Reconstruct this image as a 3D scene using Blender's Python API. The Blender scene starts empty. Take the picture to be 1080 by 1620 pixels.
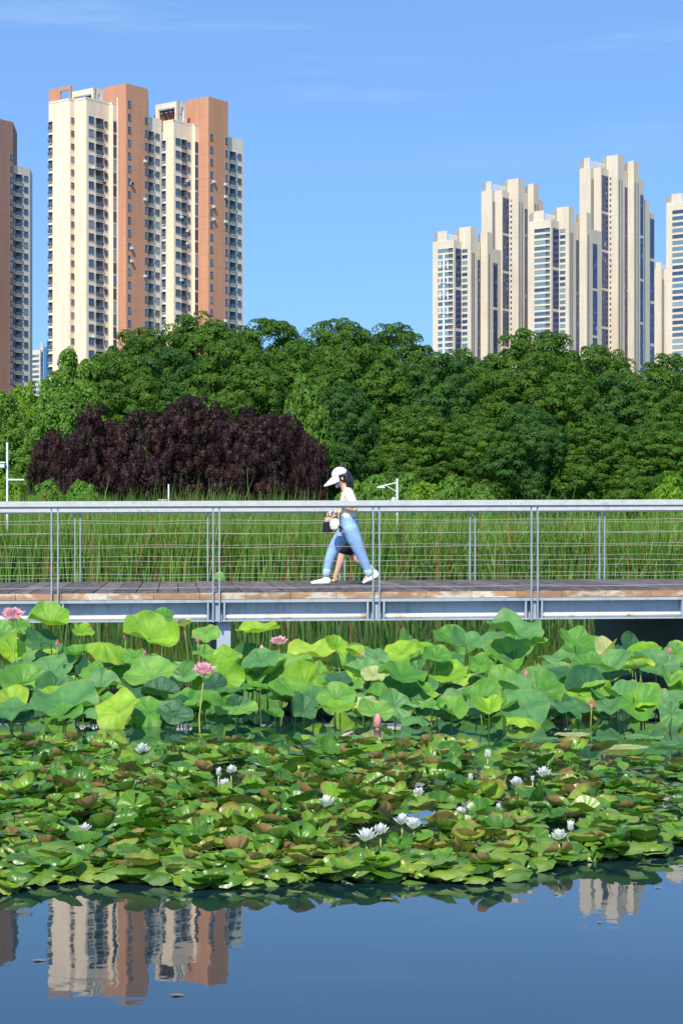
import bpy, bmesh, math, random
import numpy as np
from mathutils import Vector, Matrix
random.seed(7); RNG = np.random.default_rng(7)
R = math.radians; PI = math.pi
scn = bpy.context.scene; C = scn.collection

# ------------------------------------------------------------------ camera, sky, sun, exposure
F = 3000.0; CX = 540.0; HY = 847.0; EYE = 1.6
cd = bpy.data.cameras.new('camera'); cam = bpy.data.objects.new('camera', cd); C.objects.link(cam)
cd.sensor_fit = 'VERTICAL'; cd.sensor_height = 36.0; cd.lens = F/1620*36
cd.shift_y = (HY-810)/1620; cd.clip_start = 0.1; cd.clip_end = 12000
cam.location = (0, 0, EYE); cam.rotation_euler = (R(90), 0, 0); scn.camera = cam
SUN_EL, SUN_AZ = 50.0, 16.0            # azimuth: degrees left of straight behind the camera
sdir = Vector((-math.sin(R(SUN_AZ))*math.cos(R(SUN_EL)), -math.cos(R(SUN_AZ))*math.cos(R(SUN_EL)), math.sin(R(SUN_EL))))
w = bpy.data.worlds.new('World'); scn.world = w; w.use_nodes = True
nt = w.node_tree; nt.nodes.clear()
wo = nt.nodes.new('ShaderNodeOutputWorld'); bg = nt.nodes.new('ShaderNodeBackground')
sk = nt.nodes.new('ShaderNodeTexSky'); sk.sky_type = 'NISHITA'; sk.sun_disc = False
sk.sun_elevation = R(SUN_EL); sk.sun_rotation = R(180+SUN_AZ); sk.air_density = 1.0; sk.dust_density = 0.3; sk.ozone_density = 1.1
bg.inputs['Strength'].default_value = 0.13
tcw = nt.nodes.new('ShaderNodeTexCoord'); mpw = nt.nodes.new('ShaderNodeMapping'); mpw.inputs['Scale'].default_value = (2.5, 2.5, 26)
mpw.inputs['Rotation'].default_value = (R(6), R(-9), 0)
nzw = nt.nodes.new('ShaderNodeTexNoise'); nzw.inputs['Scale'].default_value = 1.6; nzw.inputs['Detail'].default_value = 6; nzw.inputs['Roughness'].default_value = .62
rmw = nt.nodes.new('ShaderNodeMapRange'); rmw.inputs[1].default_value = .53; rmw.inputs[2].default_value = .78; rmw.inputs[3].default_value = 0; rmw.inputs[4].default_value = .22
spw = nt.nodes.new('ShaderNodeSeparateXYZ'); gzw = nt.nodes.new('ShaderNodeMapRange'); gzw.inputs[1].default_value = .17; gzw.inputs[2].default_value = .25
mlw = nt.nodes.new('ShaderNodeMath'); mlw.operation = 'MULTIPLY'
mxw = nt.nodes.new('ShaderNodeMix'); mxw.data_type = 'RGBA'; mxw.inputs[7].default_value = (5.2, 6.4, 7.6, 1)
tint = nt.nodes.new('ShaderNodeMix'); tint.data_type = 'RGBA'; tint.blend_type = 'MULTIPLY'; tint.inputs[0].default_value = 1; tint.inputs[7].default_value = (1.04, 1.36, 1.60, 1)
L_ = nt.links.new
L_(tcw.outputs['Generated'], mpw.inputs[0]); L_(mpw.outputs[0], nzw.inputs['Vector']); L_(nzw.outputs['Fac'], rmw.inputs[0])
L_(tcw.outputs['Generated'], spw.inputs[0]); L_(spw.outputs[2], gzw.inputs[0]); L_(rmw.outputs[0], mlw.inputs[0]); L_(gzw.outputs[0], mlw.inputs[1])
adw = nt.nodes.new('ShaderNodeVectorMath'); adw.operation = 'ADD'; adw.inputs[1].default_value = (0, 0, .22); nrw = nt.nodes.new('ShaderNodeVectorMath'); nrw.operation = 'NORMALIZE'
L_(tcw.outputs['Generated'], adw.inputs[0]); L_(adw.outputs[0], nrw.inputs[0]); L_(nrw.outputs[0], sk.inputs['Vector']); L_(sk.outputs[0], tint.inputs[6]); L_(tint.outputs[2], mxw.inputs[6]); L_(mlw.outputs[0], mxw.inputs[0])
L_(mxw.outputs[2], bg.inputs['Color']); L_(bg.outputs[0], wo.inputs[0])
sl = bpy.data.lights.new('sun', 'SUN'); sl.energy = 4.9; sl.angle = R(.5); sl.color = (1, .93, .80)
so = bpy.data.objects.new('sun', sl); C.objects.link(so); so.rotation_euler = sdir.to_track_quat('Z', 'Y').to_euler()
vs = scn.view_settings; vs.view_transform = 'Standard'; vs.look = 'None'; vs.gamma = 1; vs.exposure = 0.35
scn.render.engine = 'CYCLES'
scn.cycles.max_bounces = 6; scn.cycles.transparent_max_bounces = 4

# ------------------------------------------------------------------ helpers
def px(x, y, D): return Vector(((x-CX)/F*D, D, EYE-(y-HY)/F*D))
def tag(o, label=None, cat=None, group=None, kind=None):
    if label: o['label'] = label
    if cat: o['category'] = cat
    if group: o['group'] = group
    if kind: o['kind'] = kind
    return o
def empty(name, loc, rz=0, **k):
    o = bpy.data.objects.new(name, None); C.objects.link(o); o.location = loc; o.rotation_euler = (0, 0, rz); o.empty_display_size = .1
    return tag(o, **k)
class MB:
    def __init__(s): s.v = []; s.f = []; s.m = []; s.uv = None
    def add(s, vs, fs, mi=0):
        b = len(s.v); s.v += [tuple(v) for v in vs]; s.f += [tuple(i+b for i in f) for f in fs]; s.m += [mi]*len(fs); return s
    def box(s, c, d, mi=0, rz=0):
        x, y, z = [q/2 for q in d]; cs, sn = math.cos(rz), math.sin(rz); vs = []
        for a in (-1, 1):
            for b in (-1, 1):
                for e in (-1, 1):
                    X, Y = a*x, b*y; vs.append((c[0]+X*cs-Y*sn, c[1]+X*sn+Y*cs, c[2]+e*z))
        return s.add(vs, [(0,1,3,2),(4,6,7,5),(0,4,5,1),(2,3,7,6),(0,2,6,4),(1,5,7,3)], mi)
    def obox(s, P0, P1, th, z0, z1, mi=0):      # wall-like box between two plan points, thickness to the far side
        P0 = Vector((P0[0], P0[1])); P1 = Vector((P1[0], P1[1])); d = (P1-P0).normalized(); n = Vector((-d.y, d.x))*th
        q = [P0, P1, P1+n, P0+n]
        return s.add([(p.x, p.y, z0) for p in q]+[(p.x, p.y, z1) for p in q], [(3,2,1,0),(4,5,6,7),(0,1,5,4),(1,2,6,5),(2,3,7,6),(3,0,4,7)], mi)
    def prism(s, pts, z0, z1, mi=0, bottom=True):
        n = len(pts); vs = [(p[0], p[1], z0) for p in pts]+[(p[0], p[1], z1) for p in pts]
        fs = [tuple(range(n, 2*n))]+[(i, (i+1) % n, n+(i+1) % n, n+i) for i in range(n)]
        if bottom: fs.append(tuple(range(n-1, -1, -1)))
        return s.add(vs, fs, mi)
    def tube(s, pts, rad, n=6, mi=0, cap=True):
        pts = [Vector(p) for p in pts]; k = len(pts)
        if not hasattr(rad, '__len__'): rad = [rad]*k
        vs = []; up = None
        for i, p in enumerate(pts):
            t = (pts[min(i+1, k-1)]-pts[max(i-1, 0)]).normalized()
            if up is None: up = Vector((0, 1, 0)) if abs(t.y) < .9 else Vector((1, 0, 0))
            a = t.cross(up).normalized(); b = a.cross(t).normalized(); up = b
            for j in range(n):
                g = 2*PI*j/n; vs.append(p+(a*math.cos(g)+b*math.sin(g))*rad[i])
        fs = [(i*n+j, i*n+(j+1) % n, (i+1)*n+(j+1) % n, (i+1)*n+j) for i in range(k-1) for j in range(n)]
        if cap: fs += [tuple(range(n-1, -1, -1)), tuple((k-1)*n+j for j in range(n))]
        return s.add(vs, fs, mi)
    def ell(s, c, r, nu=12, nv=8, mi=0, M=None):
        vs = []; fs = []
        for i in range(nv+1):
            ph = PI*i/nv
            for j in range(nu):
                th = 2*PI*j/nu; v = Vector((r[0]*math.sin(ph)*math.cos(th), r[1]*math.sin(ph)*math.sin(th), r[2]*math.cos(ph)))
                if M is not None: v = M @ v
                vs.append(Vector(c)+v)
        for i in range(nv):
            for j in range(nu):
                a, b, c2, d = i*nu+j, i*nu+(j+1) % nu, (i+1)*nu+(j+1) % nu, (i+1)*nu+j
                if i == 0: fs.append((a, d, c2))
                elif i == nv-1: fs.append((a, d, b))
                else: fs.append((a, d, c2, b))
        return s.add(vs, fs, mi)
    def build(s, name, mats, parent=None, smooth=False, fixn=False):
        me = bpy.data.meshes.new(name); me.from_pydata([tuple(v) for v in s.v], [], s.f)
        if not isinstance(mats, (list, tuple)): mats = [mats]
        for m in mats: me.materials.append(m)
        if len(mats) > 1: me.polygons.foreach_set('material_index', s.m)
        if smooth: me.polygons.foreach_set('use_smooth', [True]*len(s.f))
        if fixn:
            bm = bmesh.new(); bm.from_mesh(me); bmesh.ops.recalc_face_normals(bm, faces=bm.faces); bm.to_mesh(me); bm.free()
        me.update(); o = bpy.data.objects.new(name, me); C.objects.link(o)
        if parent: o.parent = parent
        return o
def link_mesh(name, me, parent=None, loc=(0,0,0), rz=0, scale=None):
    o = bpy.data.objects.new(name, me); C.objects.link(o); o.location = loc; o.rotation_euler = (0, 0, rz)
    if scale: o.scale = scale
    if parent: o.parent = parent
    return o
def np_mesh(name, V, Fq, mats, smooth=False, uv=None, mi=None):
    me = bpy.data.meshes.new(name); nq = len(Fq); k = Fq.shape[1]
    me.vertices.add(len(V)); me.vertices.foreach_set('co', np.asarray(V, np.float32).ravel())
    me.loops.add(nq*k); me.loops.foreach_set('vertex_index', Fq.astype(np.int32).ravel())
    me.polygons.add(nq); me.polygons.foreach_set('loop_start', np.arange(nq, dtype=np.int32)*k)
    if smooth: me.polygons.foreach_set('use_smooth', np.ones(nq, bool))
    for m in (mats if isinstance(mats, (list, tuple)) else [mats]): me.materials.append(m)
    if mi is not None: me.polygons.foreach_set('material_index', np.asarray(mi, np.int32))
    if uv is not None:
        l = me.uv_layers.new(name='uv'); l.data.foreach_set('uv', np.asarray(uv, np.float32)[Fq.ravel()].ravel())
    me.update(calc_edges=True); me.validate(); return me

# ------------------------------------------------------------------ materials
class NM:
    def __init__(s, name):
        s.mat = bpy.data.materials.new(name); s.mat.use_nodes = True; s.t = s.mat.node_tree; s.b = s.t.nodes['Principled BSDF']; s.out = s.t.nodes['Material Output']
    def n(s, typ, **k):
        x = s.t.nodes.new(typ)
        for a, v in k.items(): setattr(x, a, v)
        return x
    def l(s, a, b): s.t.links.new(a, b)
    def rnd(s):                                   # random per object and per loose piece
        a = s.n('ShaderNodeObjectInfo'); g = s.n('ShaderNodeNewGeometry'); m = s.n('ShaderNodeMath', operation='ADD'); f = s.n('ShaderNodeMath', operation='FRACT')
        s.l(a.outputs['Random'], m.inputs[0]); s.l(g.outputs['Random Per Island'], m.inputs[1]); s.l(m.outputs[0], f.inputs[0]); return f.outputs[0]
    def ramp(s, src, stops, const=False):
        r = s.n('ShaderNodeValToRGB'); e = r.color_ramp.elements
        if const: r.color_ramp.interpolation = 'CONSTANT'
        while len(e) < len(stops): e.new(.5)
        for q, (p, c) in zip(e, stops): q.position = p; q.color = tuple(c)+(1,)
        s.l(src, r.inputs[0]); return r.outputs[0]
    def noise(s, scale, detail=4, coord='Object', rough=.55, stretch=None):
        t = s.n('ShaderNodeTexCoord'); z = s.n('ShaderNodeTexNoise'); z.inputs['Scale'].default_value = scale; z.inputs['Detail'].default_value = detail; z.inputs['Roughness'].default_value = rough
        if stretch:
            m = s.n('ShaderNodeMapping'); m.inputs['Scale'].default_value = stretch; s.l(t.outputs[coord], m.inputs[0]); s.l(m.outputs[0], z.inputs['Vector'])
        else: s.l(t.outputs[coord], z.inputs['Vector'])
        return z.outputs['Fac']
    def mix(s, fac, a, b, mode='MIX'):
        m = s.n('ShaderNodeMix', data_type='RGBA', blend_type=mode)
        for i, v in ((0, fac), (6, a), (7, b)):
            if hasattr(v, 'is_output'): s.l(v, m.inputs[i])
            elif i == 0: m.inputs[0].default_value = v
            else: m.inputs[i].default_value = tuple(v)+(1,)
        return m.outputs[2]
    def bump(s, h, strength=.3, dist=.01):
        b = s.n('ShaderNodeBump'); b.inputs['Strength'].default_value = strength; b.inputs['Distance'].default_value = dist; s.l(h, b.inputs['Height']); s.l(b.outputs[0], s.b.inputs['Normal'])
    def col(s, c):
        if hasattr(c, 'is_output'): s.l(c, s.b.inputs['Base Color'])
        else: s.b.inputs['Base Color'].default_value = tuple(c)+(1,)
    def set(s, rough=.6, metal=0, spec=.5):
        s.b.inputs['Roughness'].default_value = rough; s.b.inputs['Metallic'].default_value = metal; s.b.inputs['Specular IOR Level'].default_value = spec; return s
    def translucent(s, colour, fac):
        t = s.n('ShaderNodeBsdfTranslucent'); x = s.n('ShaderNodeMixShader'); x.inputs[0].default_value = fac
        if hasattr(colour, 'is_output'): s.l(colour, t.inputs[0])
        else: t.inputs[0].default_value = tuple(colour)+(1,)
        s.l(s.b.outputs[0], x.inputs[1]); s.l(t.outputs[0], x.inputs[2]); s.l(x.outputs[0], s.out.inputs[0])
def simple(name, c, rough=.6, var=.18, scale=3, metal=0, spec=.5):
    m = NM(name); z = m.noise(scale, 5); a = tuple(q*(1-var) for q in c); b = tuple(min(1, q*(1+var)) for q in c)
    m.col(m.ramp(z, [(.3, a), (.7, b)])); m.set(rough, metal, spec); return m.mat
def leafmat(name, stops, rough=.6, tr=.3, spec=.18, trc=1.4, var=0):
    m = NM(name); c = m.ramp(m.rnd(), stops)
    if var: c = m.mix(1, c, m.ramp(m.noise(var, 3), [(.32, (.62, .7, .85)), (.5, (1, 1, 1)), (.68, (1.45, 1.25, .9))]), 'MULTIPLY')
    m.col(c); m.set(rough, 0, spec)
    m.translucent(m.mix(1, c, (trc, trc*1.15, trc*.5), 'MULTIPLY'), tr); return m.mat
def wallmat(name, c, floor=3.0):
    m = NM(name); t = m.n('ShaderNodeTexCoord'); sp = m.n('ShaderNodeSeparateXYZ'); m.l(t.outputs['Object'], sp.inputs[0])
    a = m.n('ShaderNodeMath', operation='DIVIDE'); a.inputs[1].default_value = floor; m.l(sp.outputs[2], a.inputs[0])
    fr = m.n('ShaderNodeMath', operation='FRACT'); m.l(a.outputs[0], fr.inputs[0])
    lt = m.n('ShaderNodeMath', operation='LESS_THAN'); lt.inputs[1].default_value = .045; m.l(fr.outputs[0], lt.inputs[0])
    z = m.noise(.12, 6, stretch=(1, 1, .35)); base = m.ramp(z, [(.3, tuple(q*.9 for q in c)), (.7, tuple(min(1, q*1.05) for q in c))])
    z2 = m.noise(1.2, 5, stretch=(1, 1, .06)); st = m.ramp(z2, [(.45, (1, 1, 1)), (.8, (.84, .82, .8))])
    cc = m.mix(1, base, st, 'MULTIPLY'); m.col(m.mix(lt.outputs[0], cc, tuple(q*.8 for q in c))); m.set(.85, 0, .2); return m.mat
M = {}
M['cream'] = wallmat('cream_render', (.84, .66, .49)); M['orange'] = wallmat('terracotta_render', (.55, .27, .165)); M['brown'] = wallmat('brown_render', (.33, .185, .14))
M['white'] = wallmat('offwhite_render', (.72, .64, .52)); M['beige'] = wallmat('beige_render', (.64, .55, .43)); M['pale'] = wallmat('pale_render', (.66, .58, .49))
M['frame'] = simple('window_frame', (.2, .21, .22), .5)
def glass(name, stops):
    m = NM(name); m.col(m.ramp(m.rnd(), stops, True)); m.set(.12, 0, .6); return m.mat
M['glass'] = glass('window_glass', [(0, (.02, .045, .1)), (.35, (.03, .07, .16)), (.6, (.05, .12, .24)), (.78, (.2, .25, .3)), (.9, (.06, .05, .045))])
M['glass2'] = glass('ribbon_glass', [(0, (.06, .12, .2)), (.3, (.12, .22, .28)), (.6, (.03, .06, .12)), (.8, (.2, .3, .33))])
m = NM('curtain_glass'); t = m.n('ShaderNodeTexCoord'); sp = m.n('ShaderNodeSeparateXYZ'); m.l(t.outputs['Object'], sp.inputs[0])
vz = m.n('ShaderNodeTexVoronoi'); mp = m.n('ShaderNodeMapping'); mp.inputs['Scale'].default_value = (.9, .9, .65); m.l(t.outputs['Object'], mp.inputs[0]); m.l(mp.outputs[0], vz.inputs['Vector']); vz.inputs['Scale'].default_value = 1
m.col(m.ramp(vz.outputs['Color'], [(0, (.012, .02, .075)), (.7, (.03, .05, .13)), (.88, (.09, .11, .2)), (.97, (.4, .42, .45))])); m.set(.15, 0, .6); M['curtain'] = m.mat
M['slit'] = simple('slit_painted_shade', (.11, .12, .15), .4); M['dark'] = simple('recess_painted_shade', (.045, .042, .045), .8); M['slab'] = simple('balcony_slab', (.5, .46, .4), .8); M['ac'] = simple('ac_casing', (.62, .62, .6), .5)
M['rail_glass'] = simple('balcony_glass', (.06, .09, .13), .3); M['brownsteel'] = simple('brown_steel', (.16, .07, .05), .6)
M['bluebuild'] = simple('blue_glass_wall', (.05, .16, .32), .2)
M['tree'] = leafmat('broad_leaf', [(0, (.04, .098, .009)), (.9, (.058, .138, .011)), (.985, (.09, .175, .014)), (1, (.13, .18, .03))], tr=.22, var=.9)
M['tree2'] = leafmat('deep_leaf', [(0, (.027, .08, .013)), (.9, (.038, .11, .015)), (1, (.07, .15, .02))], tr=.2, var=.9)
M['tree3'] = leafmat('bright_leaf', [(0, (.07, .16, .012)), (.5, (.12, .25, .015)), (1, (.2, .33, .02))])
M['tree4'] = leafmat('mid_leaf', [(0, (.06, .145, .018)), (.5, (.09, .2, .022)), (1, (.15, .28, .035))])
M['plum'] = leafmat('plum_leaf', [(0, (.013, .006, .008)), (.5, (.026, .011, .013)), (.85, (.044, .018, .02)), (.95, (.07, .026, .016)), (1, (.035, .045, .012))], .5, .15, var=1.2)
M['bark'] = simple('bark', (.09, .065, .045), .9, .4, 12)
M['metal'] = simple('grey_paint_metal', (.28, .33, .39), .45, .1, 2); 
m = NM('rail_paint'); z = m.noise(9, 6); m.col(m.ramp(z, [(.3, (.44, .44, .42)), (.6, (.53, .53, .51)), (.74, (.36, .33, .29))])); m.set(.4); M['rail'] = m.mat
m = NM('beam_paint'); z = m.noise(1.6, 6, stretch=(1, 1, 3)); z2 = m.noise(14, 5, stretch=(1, 1, .25))
m.col(m.mix(1, m.ramp(z, [(.3, (.31, .36, .42)), (.7, (.40, .45, .50))]), m.ramp(z2, [(.5, (1, 1, 1)), (.75, (.72, .68, .62))]), 'MULTIPLY')); m.set(.4); M['beam'] = m.mat
m = NM('pipe_paint'); z = m.noise(2.4, 6, stretch=(1, 1, 1)); m.col(m.ramp(z, [(.35, (.86, .83, .76)), (.6, (.78, .72, .6)), (.68, (.5, .25, .09)), (.74, (.8, .75, .66))])); m.set(.45); M['pipe'] = m.mat
m = NM('weathered_plank'); z = m.noise(2.2, 8, stretch=(6, .6, 1)); r = m.rnd()
m.col(m.mix(1, m.ramp(z, [(.3, (.055, .045, .043)), (.55, (.115, .092, .087)), (.75, (.2, .165, .155))]), m.ramp(r, [(0, (.75, .72, .72)), (1, (1.25, 1.2, 1.2))]), 'MULTIPLY')); m.set(.8); m.bump(z, .4, .01); M['plank'] = m.mat
m = NM('peeling_fascia'); z = m.noise(1.9, 7, stretch=(1, 1, 2.5), rough=.65); r = m.rnd()
m.col(m.mix(1, m.ramp(z, [(.3, (.46, .25, .13)), (.42, (.34, .19, .1)), (.5, (.44, .27, .15)), (.56, (.62, .56, .48)), (.62, (.52, .38, .26)), (.72, (.25, .15, .09))]), m.ramp(r, [(0, (.72, .72, .72)), (1, (1.12, 1.1, 1.06))]), 'MULTIPLY')); m.set(.7); M['fascia'] = m.mat
M['cable'] = simple('steel_cable', (.5, .46, .38), .35, .15, 4, .4); M['shadesteel'] = simple('steel_painted_shade', (.02, .025, .035), .5); M['conc'] = simple('painted_concrete', (.36, .4, .47), .7, .12, 3)
M['reed'] = leafmat('reed_blade', [(0, (.045, .11, .016)), (.3, (.085, .19, .026)), (.65, (.14, .27, .04)), (.86, (.22, .35, .07)), (.93, (.34, .35, .16)), (.965, (.33, .11, .04)), (1, (.38, .18, .07))], .45, .3)
M['grass'] = simple('bank_grass', (.10, .17, .035), .9, .4, .8); M['ground'] = simple('ground_soil', (.09, .12, .04), .95, .4, .2)
M['polewhite'] = simple('white_pole_paint', (.74, .74, .72), .4, .06)

# ------------------------------------------------------------------ ground and water
def zg(x, y):
    inside = min((x+90)/3, (90-x)/3, (y-3.0)/2.5, (57-y)/3)
    return .55-1.35*max(0, min(1, inside))
xs = [-3000, -600, -200, -93, -90, -87, -60, -30, 0, 30, 60, 87, 90, 93, 200, 600, 3000]
ys = [-2000, -200, -40, 0, 3, 4.2, 5.5, 20, 40, 54, 55.5, 57, 75, 100, 200, 500, 1200, 4500]
g = MB(); n = len(xs)
g.add([(x, y, zg(x, y)) for y in ys for x in xs], [(j*n+i, j*n+i+1, (j+1)*n+i+1, (j+1)*n+i) for j in range(len(ys)-1) for i in range(n-1)])
tag(g.build('ground', M['ground'], smooth=True), kind='structure')
m = NM('pond_water'); m.col((.006, .021, .026)); m.set(.015, 0, .5); m.b.inputs['IOR'].default_value = 1.8
t = m.n('ShaderNodeTexCoord'); mp = m.n('ShaderNodeMapping'); mp.inputs['Scale'].default_value = (1.3, 1.1, 1); m.l(t.outputs['Object'], mp.inputs[0])
z1 = m.n('ShaderNodeTexNoise'); z1.inputs['Scale'].default_value = 2.3; z1.inputs['Detail'].default_value = 2.5; m.l(mp.outputs[0], z1.inputs['Vector'])
z2 = m.n('ShaderNodeTexNoise'); z2.inputs['Scale'].default_value = 7; z2.inputs['Detail'].default_value = 2; m.l(mp.outputs[0], z2.inputs['Vector'])
ad = m.n('ShaderNodeMath', operation='MULTIPLY_ADD'); ad.inputs[1].default_value = .22; m.l(z2.outputs['Fac'], ad.inputs[0]); m.l(z1.outputs['Fac'], ad.inputs[2])
m.bump(ad.outputs[0], .5, .0016); M['water'] = m.mat
g = MB(); nx, ny = 30, 30
g.add([(-89+178*i/nx, 3.2+(56.6-3.2)*j/ny, 0) for j in range(ny+1) for i in range(nx+1)], [(j*(nx+1)+i, j*(nx+1)+i+1, (j+1)*(nx+1)+i+1, (j+1)*(nx+1)+i) for j in range(ny) for i in range(nx)])
tag(g.build('water', M['water']), kind='structure')

# ------------------------------------------------------------------ towers
DR = Vector((math.cos(R(53)), math.sin(R(53)))); DL = Vector((-math.cos(R(37)), math.sin(R(37))))
BACK = Vector((-.09, .995))
def nxt(P, x, d):
    k = (x-CX)/F; t = (k*P.y-P.x)/(d.x-k*d.y); return P+d*t
def pt(x, D): return Vector(((x-CX)/F*D, D))
def zat(P, y): return EYE+(HY-y)/F*P.y
def chain(P, seq):                     # seq of (pixel column, 'L' or 'R')
    pts = [P]; 
    for x, k in seq: pts.append(nxt(pts[-1], x, DR if k == 'R' else DL))
    return pts
def away(P, side): v = Vector((P.x/P.y+side*.05, 1)).normalized(); return v
def closed(pts, depth):
    a, b = pts[0], pts[-1]; sa = 1 if a.x/a.y < b.x/b.y else -1
    return pts+[b+away(b, -sa)*depth, a+away(a, sa)*depth]
ROT = {'R': R(53), 'L': R(-37)}
def window_mb(w_, h_, mull=1):
    g = MB(); f = .07
    g.box((0, -.06, h_/2-f/2), (w_, .12, f), 0); g.box((0, -.06, -h_/2+f/2), (w_, .12, f), 0)
    for s in (-1, 1): g.box((s*(w_/2-f/2), -.06, 0), (f, .12, h_-2*f), 0)
    for k in range(mull): g.box(((k+1)/(mull+1)*w_-w_/2, -.05, 0), (.05, .08, h_-2*f), 0)
    g.add([(-w_/2+f, -.03, -h_/2+f), (w_/2-f, -.03, -h_/2+f), (w_/2-f, -.03, h_/2-f), (-w_/2+f, -.03, h_/2-f)], [(0, 1, 2, 3)], 1); return g
def balcony_mb(w_, h_):
    g = MB()
    g.add([(-w_/2, -.03, -h_/2), (w_/2, -.03, -h_/2), (w_/2, -.03, h_/2), (-w_/2, -.03, h_/2)], [(0, 1, 2, 3)], 2)  # flat dark panel: the shade of a recess painted in, nothing set back
    g.box((w_*.2, -.06, .1), (w_*.4, .05, h_*.7), 1)
    g.box((0, -.17, -h_/2+.06), (w_+.1, .34, .12), 3)
    g.box((0, -.3, -h_/2+.55), (w_, .04, .82), 4); g.box((0, -.3, -h_/2+1.02), (w_+.04, .07, .06), 0)
    for s in (-1, 1): g.box((s*(w_/2-.03), -.16, -h_/2+.55), (.04, .24, .82), 4)
    g.box((0, -.2, h_/2+.05), (w_+.1, .4, .1), 3); return g
def slim_mb(w_, h_):
    g = MB(); g.box((0, -.05, 0), (w_, .1, h_), 1); g.box((0, -.07, h_/2), (w_+.1, .14, .12), 0); return g
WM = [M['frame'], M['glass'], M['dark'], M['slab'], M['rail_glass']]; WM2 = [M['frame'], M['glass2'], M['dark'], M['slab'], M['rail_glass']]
class Facade:                          # collects window units, links the largest 100 as parts and joins the rest
    def __init__(s, root): s.root = root; s.items = []; s.lib = {}
    def put(s, kind, w_, h_, P, rot, z, mats=None):
        key = (kind, round(w_, 2), round(h_, 2)); s.lib.setdefault(key, ({'window': window_mb, 'balcony': balcony_mb, 'stair_window': slim_mb}[kind](w_, h_), mats or WM))
        s.items.append((w_*h_+(3 if kind == 'balcony' else 0)+random.random()*.3, key, P.copy(), rot, z))
    def col(s, kind, w_, h_, P, rot, z0, z1, step=3.0, mats=None, skip=0):
        z = z1
        while z > z0:
            if random.random() >= skip: s.put(kind, w_, h_, P, rot, z, mats)
            z -= step
    def finish(s, cap=100):
        s.items.sort(key=lambda q: -q[0]); me = {}
        for it in s.items[:cap]:
            k = it[1]
            if k not in me:
                o = s.lib[k][0].build(k[0], s.lib[k][1], s.root); me[k] = o.data
            else: o = link_mesh(k[0], me[k], s.root)
            o.location = Vector((it[2].x, it[2].y, it[4]))-s.root.location; o.rotation_euler = (0, 0, it[3])
        for mats in (WM, WM2):
            g = MB()
            for it in s.items[cap:]:
                lb, mt = s.lib[it[1]]
                if mt is not mats: continue
                cs, sn = math.cos(it[3]), math.sin(it[3]); b = len(g.v); L = s.root.location
                g.v += [(x*cs-y*sn+it[2].x-L.x, x*sn+y*cs+it[2].y-L.y, z+it[4]-L.z) for x, y, z in lb.v]; g.f += [tuple(i+b for i in f) for f in lb.f]; g.m += lb.m
            if g.v: tag(g.build('window', mats, s.root), kind='stuff')
def wall(mb, name, mat, root):
    o = mb.build(name, mat, root, fixn=True); o.matrix_parent_inverse = Matrix.Translation(-root.location); return o

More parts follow.
